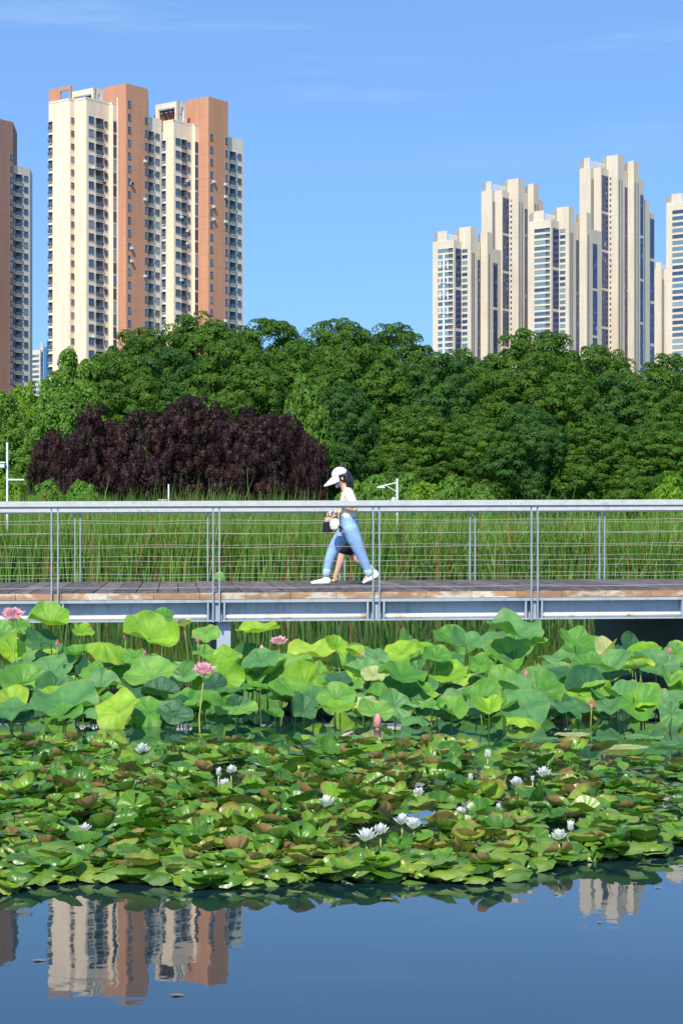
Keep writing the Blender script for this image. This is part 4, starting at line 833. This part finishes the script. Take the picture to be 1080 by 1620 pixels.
HL = [(78,987,72,36,'y','n'),(162,1015,80,38,'y','umb'),(237,1010,88,62,'y','n'),(255,978,45,25,'g','n'),(291,990,26,38,'p','fold'),(325,1000,48,35,'g','n'),(23,1032,52,45,'y','n'),(3,1005,50,60,'g','n'),
(18,1070,52,42,'d','n'),(82,1063,88,60,'b','n'),(88,1090,66,45,'b','n'),(240,1070,84,54,'g','n'),(20,1122,64,50,'y','n'),(103,1126,116,50,'b','n'),(187,1157,80,48,'y','n'),(290,1070,56,62,'b','n'),
(345,1080,84,80,'y','n'),(325,1110,62,40,'g','n'),(277,1161,56,32,'d','n'),(35,1160,50,25,'d','n'),(100,1150,62,28,'g','n'),(195,1125,74,36,'b','n'),(275,1118,54,40,'d','n'),(160,1085,62,32,'b','n'),
(65,1012,52,32,'d','n'),(183,1040,62,34,'b','n'),(120,1035,40,30,'g','cup'),(408,999,76,34,'y','n'),(491,1037,92,54,'y','n'),(532,1024,42,38,'y','n'),(482,1084,76,60,'y','n'),(532,1105,64,52,'g','n'),(399,1082,42,42,'b','n'),
(413,1045,62,36,'b','n'),(450,1060,50,40,'g','n'),(633,1033,62,44,'y','n'),(665,1023,44,26,'y','n'),(690,1040,52,32,'g','n'),(637,1069,82,36,'g','n'),(648,1100,92,48,'b','n'),(583,1107,62,38,'p','umb'),(565,1135,54,40,'b','n'),
(624,1145,54,50,'b','n'),(690,1141,66,36,'b','n'),(705,1072,54,38,'g','n'),(712,1108,46,36,'b','n'),(535,1075,46,26,'d','n'),(480,1152,50,40,'d','n'),(435,1150,36,34,'g','fold'),(377,1138,42,46,'d','n'),(594,1040,44,32,'b','n'),
(561,1037,30,28,'y','fold'),(590,1068,42,26,'p','n'),(813,1003,94,36,'b','n'),(737,1020,62,30,'b','n'),(807,1043,90,48,'g','n'),(908,1017,52,32,'g','cup'),(960,1031,46,26,'p','fold'),(881,1040,60,24,'b','n'),(887,1062,60,30,'b','n'),
(928,1053,54,26,'g','n'),(795,1077,54,40,'g','n'),(851,1098,92,56,'g','n'),(902,1101,46,32,'p','umb'),(946,1098,54,50,'y','n'),(976,1094,30,38,'p','wilt'),(753,1130,102,50,'b','n'),(827,1145,92,52,'b','n'),(915,1116,62,38,'b','n'),
(1013,1140,74,50,'g','n'),(1062,1162,46,40,'b','n'),(1038,1052,74,48,'b','n'),(1018,1029,62,28,'y','n'),(1066,1034,40,38,'g','n'),(1010,1056,52,34,'y','roll'),(1025,1092,62,34,'g','n'),(714,1147,62,32,'g','n'),(813,1096,34,28,'y','roll'),
(1073,1086,30,38,'y','n'),(845,1019,44,22,'y','n'),(760,1050,44,34,'g','n'),(560,1010,0,0,'x','x'),(30,990,40,30,'g','n'),(130,1000,44,30,'y','n'),(145,1060,46,36,'g','n'),(212,1040,40,26,'g','n'),(360,1040,50,34,'y','n'),(965,1130,44,30,'b','n'),(880,1138,50,30,'d','n'),(1050,1118,50,36,'b','n'),(935,1105,24,60,'w','wilt'),(888,1135,26,50,'w','wilt')]
def lotD(x, y):
    D = 15.5+max(0, 1168-y)/190*5.2-((x*7+y*3) % 11)/11*1.3*min(1, max(0, 1150-y)/60); return max(14.9, min(D, 21.2))
for (x, y, wd, ht, tone, st) in HL:
    if tone == 'x': continue
    lotus_leaf(x, y, wd*.98, ht, tone, lotD(x, y), st)
for i in range(190):
    D = random.uniform(15.6, 21.3); z = random.uniform(.08, .16+.32*(D-15.6)/5.7); x = CX+random.uniform(-4.2, 4.2)/D*F; y = HY+(EYE-z)/D*F
    if 395 < x < 470 and y > 1150: continue
    wd = random.uniform(38, 80); lotus_leaf(x, y, wd, wd*random.uniform(.25, .6), random.choice('bbggdy'), D, random.choice(('n', 'n', 'n', 'n', 'umb', 'fold')))
# one leaf beyond the bridge, and small leaves lying on the water at the right
lotus_leaf(346, 913, 22, 13, 'g', 46, 'n', 'lone bright lotus leaf among the reeds beyond the footbridge')
for i, (x, y, wd) in enumerate([(905, 1166, 60), (955, 1172, 46), (1015, 1170, 66), (985, 1186, 74), (1055, 1180, 50), (860, 1172, 44), (560, 1171, 50), (640, 1172, 60), (1030, 1192, 50), (520,1166,40), (690,1168,46)]):
    D = EYE*F/(y-HY); V, Q, U = lotus_leaf_mesh(wd/F*D/2, 500+i, .01, .012); V[:, 2] = V[:, 2]+.02
    o = link_mesh('floating_leaf', np_mesh('floating_leaf', V, Q, M['lotus_pale' if i in (3, 0) else 'lotus_blue'], smooth=True, uv=U), None, (px(x, y, D).x, D, 0)); tag(o, f'flat round lotus leaf lying on open water between lotus and lilies, {ordn[i]} listed', 'lotus leaf', 'floating lotus leaves'); LEAFN[o] = (x, y)
fl = sorted(LEAFN.items(), key=lambda q: q[1][0])
for i, (o, q) in enumerate(fl): o['label'] = f'flat lotus leaf lying on the water behind the lily mat, {ordn[i]} from left'

def petal(g, U, base, az, elev, ln, wd, curl, seed=0):
    # one pointed cupped petal; az around, elev from the horizontal
    b = Vector(base); d = Vector((math.cos(az), math.sin(az), 0)); sd = Vector((-math.sin(az), math.cos(az), 0)); n = 6; vs = []; uv = []
    for i in range(n+1):
        t = i/n; e = elev+curl*(t-.3); p = b+(d*math.cos(elev+curl*(t*.5))+Vector((0, 0, 1))*math.sin(elev+curl*(t*.5)))*ln*t
        ww = wd*(math.sin(PI*min(1, t**.8*.98+.02))**.75)*(1 if t < .98 else .1); nn = Vector((0, 0, 1))*math.cos(e)-d*math.sin(e)
        for s in (-1, 0, 1): vs.append(p+sd*ww*.5*s+nn*ww*.22*abs(s)); uv.append((s, t))
    b0 = len(g.v); g.add(vs, [(i*3+j, i*3+j+1, (i+1)*3+j+1, (i+1)*3+j) for i in range(n) for j in range(2)]); U += uv
def flower_mesh(name, spec, seed, mat):
    r = random.Random(seed); g = MB(); U = []
    for (n, elev, ln, wd, curl) in spec:
        o = r.uniform(0, 6.28)
        for k in range(n): petal(g, U, (0, 0, 0), o+2*PI*k/n+r.uniform(-.15, .15), elev+r.uniform(-.12, .12), ln*r.uniform(.88, 1.08), wd, curl)
    return np_mesh(name, np.array(g.v), np.array(g.f), M[mat], smooth=True, uv=np.array(U))
def lotus_flower(x, y, wpx, D, kind, label, cat):
    c = px(x, y, D); s = wpx/F*D/2; root = empty('lotus_flower' if kind == 'open' else 'lotus_bud', c, label=label, cat=cat, group='pink lotus blooms and buds')
    seed = int(x*13+y)
    if kind == 'open':
        me = flower_mesh('petals', [(8, R(16), s*1.05, s*.78, .6), (8, R(38), s*1.0, s*.75, .6), (6, R(60), s*.9, s*.66, .5)], seed, 'pink'); o = link_mesh('petals', me, root); o.rotation_euler = (R(14), 0, 0)
        g = MB(); g.tube([(0, 0, .0), (0, 0, s*.3)], [s*.12, s*.22], 12); o = g.build('seed_pod', M['yellow'], root); o.rotation_euler = (R(14), 0, 0)
        g = MB()
        for k in range(36): a = 2*PI*k/36; g.tube([(s*.15*math.cos(a), s*.15*math.sin(a), s*.02), (s*.34*math.cos(a), s*.34*math.sin(a), s*(.26+.08*(k % 2)))], s*.018, 4)
        o = g.build('stamens', M['yellow'], root); o.rotation_euler = (R(14), 0, 0)
    else:
        sp = [(4, R(70), s*2.5, s*1.5, .45), (4, R(78), s*2.7, s*1.2, .38)] if kind == 'bud' else [(6, R(48), s*1.5, s*1.1, .9), (5, R(62), s*1.5, s*1.0, .8)]
        me = flower_mesh('petals', sp, seed, 'bud'); link_mesh('petals', me, root, (0, 0, -s*1.1))
        g = MB(); g.ell((0, 0, -s*1.05), (s*.35, s*.35, s*.25)); g.build('sepal', M['sepal'], root, smooth=True)
        g = MB(); g.ell((0, 0, s*.05), (s*.55, s*.55, s*1.15), 12, 10); g.build('inner_petals', M['bud'], root, smooth=True)
    stalk(root, (0, 0, -.0 if kind == 'open' else -s*1.1), .0065, seed, .1, 'stalk_y' if kind == 'open' else 'stalk')
lotus_flower(21, 982, 50, 18.8, 'open', 'large open pink lotus at the left edge in front of the beam', 'flower')
lotus_flower(323, 1068, 46, 15.5, 'open', 'open pink lotus on a tall stalk, left of centre among yellow-green leaves', 'flower')
lotus_flower(441, 1021, 34, 18.6, 'open', 'small open pale pink lotus beside a pink bud below the walkers', 'flower')
for (x, y, wd, kind, lb) in [(414,1029,13,'half','round pink bud just left of the small pale pink lotus'),(597,1142,19,'half','plump pink lotus bud low in front, right of centre'),(199,1006,9,'bud','dark pink bud above the brown-edged leaf at left'),
    (91,1018,7,'bud','small pink bud on a thin stalk near the left edge'),(229,1033,6,'bud','tiny pinkish bud before the big yellow-green leaf'),(572,1037,7,'bud','slim reddish bud in the gap below the right bridge post pair'),(832,1067,9,'bud','slender pink bud right of centre before a green leaf'),
    (908,1072,8,'bud','small pink bud among blue-green leaves at right'),(935,1117,8,'bud','pink bud standing beside the brown wilted leaf'),(1059,1030,8,'bud','small pink bud near the right edge'),(313,1012,8,'bud','dark small bud beside the folded pale leaf'),
    (400,1043,6,'bud','thin brown bud left of the round pink bud'),(822,1082,5,'bud','tiny bud just left of the slender pink bud')]:
    lotus_flower(x, y, wd*1.15, max(14.6, lotD(x, y)-.5), kind, lb, 'flower bud')
g = MB(); U = []; petal(g, U, (-.05, 0, .02), 0, .15, .12, .07, .5); o = link_mesh('fallen_petal', np_mesh('fallen_petal', np.array(g.v), np.array(g.f), M['pink'], True, np.array(U)), None, (px(548, 1170, 14.86).x, 14.86, .0)); tag(o, 'single fallen pink lotus petal floating on dark water near the centre', 'petal')
# wilted twisted stems
# labels for the standing lotus leaves
tw = {'b': 'blue-green', 'g': 'mid green', 'y': 'yellow-green', 'p': 'pale faded', 'd': 'dark teal', 'w': 'brown withered'}
sw = {'n': 'wavy', 'cup': 'cupped', 'umb': 'drooping', 'fold': 'folded', 'roll': 'rolled-up', 'wilt': 'collapsed'}
bands = {}
for q in LOTUS:
    if q[0].get('label'): continue
    b = 'top row, touching the bridge line' if q[2] < 1035 else 'upper middle' if q[2] < 1080 else 'lower middle' if q[2] < 1125 else 'bottom row by the lilies'
    bands.setdefault((b, q[3], q[4]), []).append(q)
for (b, t_, s_), lst in bands.items():
    lst.sort(key=lambda q: q[1]); bb = {'top row, touching the bridge line': 'top row of the bed', 'upper middle': 'upper middle of the bed', 'lower middle': 'lower middle of the bed', 'bottom row by the lilies': 'lowest row by the lilies'}[b]
    for i, q in enumerate(lst):
        q[0]['label'] = f'{sw[s_]} {tw[t_]} lotus leaf in the {bb}'+(f', {ordn[i]} such from left' if len(lst) > 1 else '')

# ------------------------------------------------------------------ water lilies
FRONT = [(-200, 1412), (0, 1417), (100, 1398), (230, 1402), (300, 1412), (420, 1408), (470, 1395), (540, 1404), (620, 1400), (760, 1402), (815, 1396), (850, 1378), (930, 1368), (1040, 1364), (1080, 1348), (1300, 1340)]
def yfront(x):
    for (a, b), (c, d) in zip(FRONT[:-1], FRONT[1:]):
        if a <= x <= c: return b+(d-b)*(x-a)/(c-a)
    return 1400
m = NM('lily_pad'); rnd = m.rnd(); z = m.noise(9, 4)
base = m.ramp(rnd, [(0, (.036, .115, .013)), (.3, (.065, .18, .015)), (.6, (.105, .25, .017)), (.85, (.155, .32, .02)), (.96, (.2, .33, .03)), (1, (.3, .3, .05))])
base = m.mix(1, base, m.ramp(z, [(.3, (.7, .78, .85)), (.7, (1.25, 1.15, 1))]), 'MULTIPLY')
base = m.mix(m.ramp(m.noise(26, 5), [(.64, (0, 0, 0)), (.72, (.75, .75, .75))]), base, (.22, .15, .04))
t_ = m.n('ShaderNodeUVMap'); ln = m.n('ShaderNodeVectorMath', operation='LENGTH'); m.l(t_.outputs[0], ln.inputs[0]); e_ = m.n('ShaderNodeMath', operation='MULTIPLY_ADD'); e_.inputs[1].default_value = .5; m.l(rnd, e_.inputs[0]); m.l(ln.outputs['Value'], e_.inputs[2])
base = m.mix(m.ramp(e_.outputs[0], [(.55, (0, 0, 0)), (1.0, (.0, .0, .0))]), base, base)
er = m.n('ShaderNodeMapRange'); er.inputs[1].default_value = 1.2; er.inputs[2].default_value = 1.45; er.inputs[4].default_value = .9; m.l(e_.outputs[0], er.inputs[0]); base = m.mix(er.outputs[0], base, (.26, .15, .045))
c, sp, cs = veins(m, 8, base, (.14, .3, .05), .4, .93)
under = m.mix(m.noise(14, 4), (.29, .18, .06), (.38, .19, .11)); under = m.mix(m.ramp(rnd, [(.3, (0, 0, 0)), (.45, (1, 1, 1))]), (.11, .2, .03), under)
g_ = m.n('ShaderNodeNewGeometry'); m.col(m.mix(g_.outputs['Backfacing'], c, under)); m.set(.36, 0, .42); m.bump(cs, .4, .004); m.translucent(m.mix(1, c, (1.4, 1.7, .5), 'MULTIPLY'), .22); M['pad'] = m.mat
m = NM('lily_pad_roll'); rnd = m.rnd(); m.col(m.mix(1, m.ramp(rnd, [(0, (.035, .1, .01)), (.5, (.07, .155, .014)), (1, (.15, .22, .022))]), m.ramp(m.noise(11, 5), [(.3, (.75, .78, .8)), (.7, (1.2, 1.15, 1.1))]), 'MULTIPLY')); m.set(.35, 0, .4); m.bump(m.noise(30, 3), .4, .006); M['padroll'] = m.mat
def pad_mesh(kind, seed):
    r = random.Random(seed); A, K = 28, 6; V = []; U = []; ph = [r.uniform(0, 6.28) for _ in range(4)]; notch = .16
    for k in range(K+1):
        t = k/K
        for j in range(A+1):
            a = notch+(2*PI-2*notch)*j/A; e = min(1, min(j, A-j)/3); rr = t*(.9+.1*e)*(1+.03*math.sin(3*a+ph[0]))
            x, y = rr*math.cos(a), rr*math.sin(a)*.95; z = .05*t*t*math.sin(2*a+ph[1])+.03*t**3*math.sin(5*a+ph[2])+.02*t**3*math.sin(9*a+ph[3])
            if kind == 'cup': z += .38*t**2.4
            if kind == 'bowl': z += .62*t**2; x *= 1-.18*t; y *= 1-.18*t
            if kind == 'edge': q = max(0, math.cos(a-ph[0])); lift = q**1.5*t**3; z += .5*lift; x -= .28*lift*math.cos(ph[0]); y -= .28*lift*math.sin(ph[0])
            if kind == 'fold': q = y; z += .75*abs(q)**1.2; y *= .75
            if kind == 'dome': y *= .62; z -= .3*t**2.6; z += .06*t*math.sin(6*x+ph[3])+.04*t*math.sin(11*a+ph[1]); x *= 1.1; y += .18*x*x
            if kind == 'taco': th = y*1.5; y, z = math.sin(th)/1.5, z+(1-math.cos(th))/1.5
            V.append((x, y, z)); U.append((t*math.cos(a), t*math.sin(a)))
    B = A+1; Q = [(k*B+j, (k+1)*B+j, (k+1)*B+j+1, k*B+j+1) for k in range(K) for j in range(A)]
    return np.array(V), np.array(Q), np.array(U)
KINDS = ['flat', 'flat', 'flat', 'cup', 'cup', 'bowl', 'edge', 'edge', 'fold', 'dome', 'dome', 'taco']
PADS = [(k, )+pad_mesh(k, 900+i) for i, k in enumerate(KINDS)]
PADME = [np_mesh('lily_pad', v, q, M['padroll'] if k == 'dome' else M['pad'], True, u) for (k, v, q, u) in PADS]
WL = [(225,1184,26,'single white lily at the back left under the lotus leaves'),(366,1217,20,'white lily left of centre toward the back'),(355,1240,24,'low white lily just in front of the back left one'),(516,1268,30,'lone open white lily left of the centre group'),(661,1253,22,'upright cup-shaped white lily behind the centre group'),
 (636,1296,28,'left lily of the touching pair behind the centre group'),(655,1303,28,'right lily of the touching pair behind the centre group'),(580,1321,34,'wide open lily at the left of the front centre group'),(602,1312,28,'tall-stalked lily of the front centre group'),(771,1194,16,'budding cream lily at the back right of centre'),
 (816,1237,24,'white lily on a short stalk right of centre'),(859,1221,26,'wide white lily behind the upright brown pad'),(728,1283,20,'small half-open lily between the pairs'),(884,1320,28,'spiky open lily of the right front pair'),(902,1309,18,'upright cream lily of the right front pair'),(135,1309,22,'white lily at the far left, half under pads'),
 (346,1222,14,'tiny white lily left of centre'),(744,1231,13,'small white lily half hidden among pads right of centre'),(788,1280,14,'small closed white lily among dark pads'),(842,1233,10,'narrow white lily bud beside the brown upright pad')]
random.seed(11); pads = []
special = [(213,1275,48,62,'upright oval bright green pad standing tall at left',-1),(572,1270,44,40,'tall folded pad showing ribbed olive underside near centre',1),(864,1243,24,36,'upright brown-backed pad beside a white lily at right',1),(632,1192,26,34,'brown upright pad tip at the back of the mat',1),(578,1212,16,32,'narrow brown rolled pad in the middle back',1),(160,1248,26,34,'brown rolled pad upright at left',1),(392,1280,0,0,'',0)]
N = 0; tries = 0; grid = {}
while N < 2050 and tries < 150000:
    tries += 1; D = EYE*F/(random.uniform(1186, 1416)-HY); yy = HY+EYE*F/D; xp = random.uniform(-60, 1140)
    yb = 1196 if xp < 880 else 1196+(xp-880)*.12
    if yy > yfront(xp)-3 or yy < yb-6: continue
    if xp > 900 and yy < 1245 and random.random() < .55: continue
    if xp > 985 and yy > 1272 and random.random() < .62: continue
    if any(abs(xp-q[0]) < q[2]*.5+16 and 2 < yy-q[1] < (44 if q[2] >= 26 else 34) for q in WL): continue
    x = (xp-CX)/F*D; key = (int(x/.056), int(D/.08)); 
    if grid.get(key, 0) >= 1: continue
    grid[key] = grid.get(key, 0)+1
    fr = yfront(xp)-yy; depth = min(1, fr/55); zone = 'front' if fr < 26 else 'mid'
    right = max(0, min(1, (xp-900)/120))
    sz = random.uniform(.05, .098)
    if zone == 'front': ki = random.choice([9, 10, 9, 10, 0, 6, 3]); tilt = random.uniform(.05, .38); z = .01+.07*depth+random.uniform(0, .04); sz = random.uniform(.055, .095)
    else: ki = random.choices(range(12), [5, 5, 4, 3, 3, 1.6, 3, 3, 1.8, .5, .5, 1.4])[0]; tilt = abs(random.gauss(0, .33))*(1-.75*right)+.03; z = (.015+.06*depth*random.random()+.018*random.random())*(1-.75*right)
    if ki >= 9 and zone == 'mid' and ki < 11: pass
    if right > .6 and ki in (5, 8, 11): ki = 0
    rz_ = random.gauss(0, .5)+random.choice((0, PI)) if ki in (9, 10) else random.uniform(0, 6.28)
    taz = random.gauss(0, 1.1) if random.random() < .5 else random.gauss(PI, .8)     # 0 = tilted towards the viewer
    pads.append([x, D, z+.022, sz, ki, tilt, taz if ki not in (9, 10) else random.gauss(0, .4), rz_, xp, yy, None]); N += 1
    if zone == 'front':
        for _ in range(2): pads.append([x+random.uniform(-.1, .1), D+random.uniform(-.02, .1), z+random.uniform(-.01, .04), random.uniform(.05, .085), random.choice((9, 10)), random.uniform(.1, .5), random.gauss(0, .4), random.gauss(0, .4), xp, yy, None])
for (xp, y, wd, ht, lb, sgn) in special:
    if not wd: continue
    D = EYE*F/(y+ht*.4-HY)*.985; c = px(xp, y, D); pads.append([c.x, D, max(.06, c.z), max(wd, ht)/F*D/2*.9, 0 if sgn < 0 else 8 if wd > 30 else 11, 1.35 if sgn < 0 else -1.15, 0, 1.4, xp, y, lb])
def pad_rot(p):
    ax = Vector((math.cos(p[6]), math.sin(p[6]), 0)); return Matrix.Rotation(p[5], 3, ax) @ Matrix.Rotation(p[7], 3, 'Z')
# the 294 largest in the picture (front ones first) are things, the rest one object
vis = [p for p in pads if -15 < p[8] < 1095]
vis.sort(key=lambda p: (p[10] is None, -(p[3]/p[1])*(1 if p[2] > .09 else .93)-(.002 if p[9] > 1330 else 0)))
ind = vis[:294]; idset = set(id(p) for p in ind)
shape = {'flat': 'flat', 'cup': 'cupped', 'bowl': 'deep bowl-shaped', 'edge': 'turned-up', 'fold': 'folded', 'dome': 'curled-down', 'taco': 'rolled'}
lms = [(213, 1275, 'tall upright oval pad'), (160, 1248, 'brown rolled upright pad'), (572, 1268, 'tall folded olive pad'), (20, 1230, 'left photo edge'), (20, 1360, 'lower left corner'), (1000, 1270, 'open water at right'), (260, 1370, 'left front bulge'), (440, 1330, 'front gap at centre left'), (720, 1370, 'right-of-centre front edge'), (970, 1350, 'front right tip'), (480, 1205, 'back edge centre')]+[(q[0], q[1], s_) for q, s_ in zip(WL, ['white lily at the back left', 'left-centre white lily', 'low left-centre lily', 'lone open lily', 'cup-shaped lily', 'touching lily pair', 'touching lily pair', 'front centre lily group', 'front centre lily group', 'cream bud lily', 'short-stalked lily', 'wide right lily', 'half-open lily', 'right front lily pair', 'right front lily pair', 'far left lily', 'left-centre white lily', 'small hidden lily', 'closed white lily', 'wide right lily'])]
sect = {}
for p in ind:
    if p[10]: continue
    q = min(lms, key=lambda l: (l[0]-p[8])**2+((l[1]-p[9])*2.2)**2); dx, dy = p[8]-q[0], (p[9]-q[1])*2.2
    d = ('right of' if dx > 0 else 'left of') if abs(dx) > abs(dy) else ('in front of' if dy > 0 else 'behind'); sect.setdefault((q[2], d, shape[KINDS[p[4]]]), []).append((math.hypot(dx, dy), p))
def ordinal(i): 
    return 'nearest' if i == 0 else ordn[min(i, 28)]+' nearest'
for (lm, d, _s), lst in sect.items():
    lst.sort(key=lambda q: q[0])
    for i, (_, p) in enumerate(lst): p[10] = f'{shape[KINDS[p[4]]]} pad {d} the {lm}, {ordinal(i)} such'
for p in ind:
    o = link_mesh('lily_pad', PADME[p[4]]); rt = pad_rot(p).to_4x4(); o.matrix_world = Matrix.Translation((p[0], p[1], p[2])) @ rt @ Matrix.Diagonal((p[3], p[3], p[3], 1))
    tag(o, p[10], 'lily pad', 'water lily pads of the floating mat')
VV = []; QQ = []; UU = []; MI = []; off = 0
for p in pads:
    if id(p) in idset: continue
    k, v, q, u = PADS[p[4]]; v = (v*p[3]) @ np.array(pad_rot(p)).T+np.array([p[0], p[1], p[2]]); VV.append(v); QQ.append(q+off); UU.append(u); MI.append(np.full(len(q), 1 if k == 'dome' else 0)); off += len(v)
o = link_mesh('lily_pads', np_mesh('lily_pads', np.concatenate(VV), np.concatenate(QQ), [M['pad'], M['padroll']], True, np.concatenate(UU), np.concatenate(MI))); tag(o, 'smaller crowded green water lily pads filling the rest of the mat', 'lily pads', kind='stuff')
# front-row rolled rims: long overlapping curled leaves right at the waterline are part of the pads above

def white_lily(x, y, wpx, label, i):
    D = EYE*F/(y+27+(16 if wpx >= 26 else 0)-HY)-.04; c = px(x, y+wpx*.38, D); s = wpx/F*D/2*1.35; root = empty('water_lily', c, label=label, cat='water lily', group='white water lilies'); small = wpx < 19
    sp = [(6, R(62), s*1.5, s*.8, .3), (5, R(75), s*1.5, s*.7, .2)] if small else [(9, R(30), s*1.05, s*.56, .5), (9, R(50), s*1.1, s*.54, .4), (8, R(68), s*1.1, s*.5, .3)]
    link_mesh('petals', flower_mesh('petals', sp, 70+i, 'petwhite'), root)
    g = MB()
    for k in range(18): a = 2*PI*k/18; g.tube([(0, 0, 0), (s*.2*math.cos(a), s*.2*math.sin(a), s*.5)], s*.035, 4)
    g.build('stamens', M['yellow'], root)
    g = MB()
    for k in range(4): petal(g, [], (0, 0, -.004), k*PI/2+.3, R(14 if not small else 58), s*1.05, s*.4, .5)
    g.build('sepal', M['sepal'], root, smooth=True)
    stalk(root, (0, 0, 0), .005, 300+i, .1, 'stalk_y')
for i, (x, y, wd, lb) in enumerate(WL): white_lily(x, y, wd, lb, i)

# small leaf scraps floating on the open water
for i, (x, y) in enumerate([(62, 1520), (385, 1418), (612, 1423), (880, 1415), (1003, 1398), (470, 1412), (280, 1575), (1040, 1405), (948, 1460)]):
    D = EYE*F/(y-HY); g = MB(); r = random.Random(i); n = 7; l = r.uniform(.012, .03); g.add([(l*math.cos(2*PI*k/n)*r.uniform(.8, 1.2), .5*l*math.sin(2*PI*k/n), .003+.002*(k % 2)) for k in range(n)]+[(0, 0, .007)], [(k, (k+1) % n, n) for k in range(n)])
    o = g.build('leaf_scrap', M['wilt']); o.location = (px(x, y, D).x, D, 0); tag(o, 'tiny brown leaf scrap floating alone on the open water, '+ordn[sorted([62, 385, 612, 880, 1003, 470, 280, 1040, 948]).index(x)]+' from left', 'leaf scrap', 'leaf scraps on the open water')
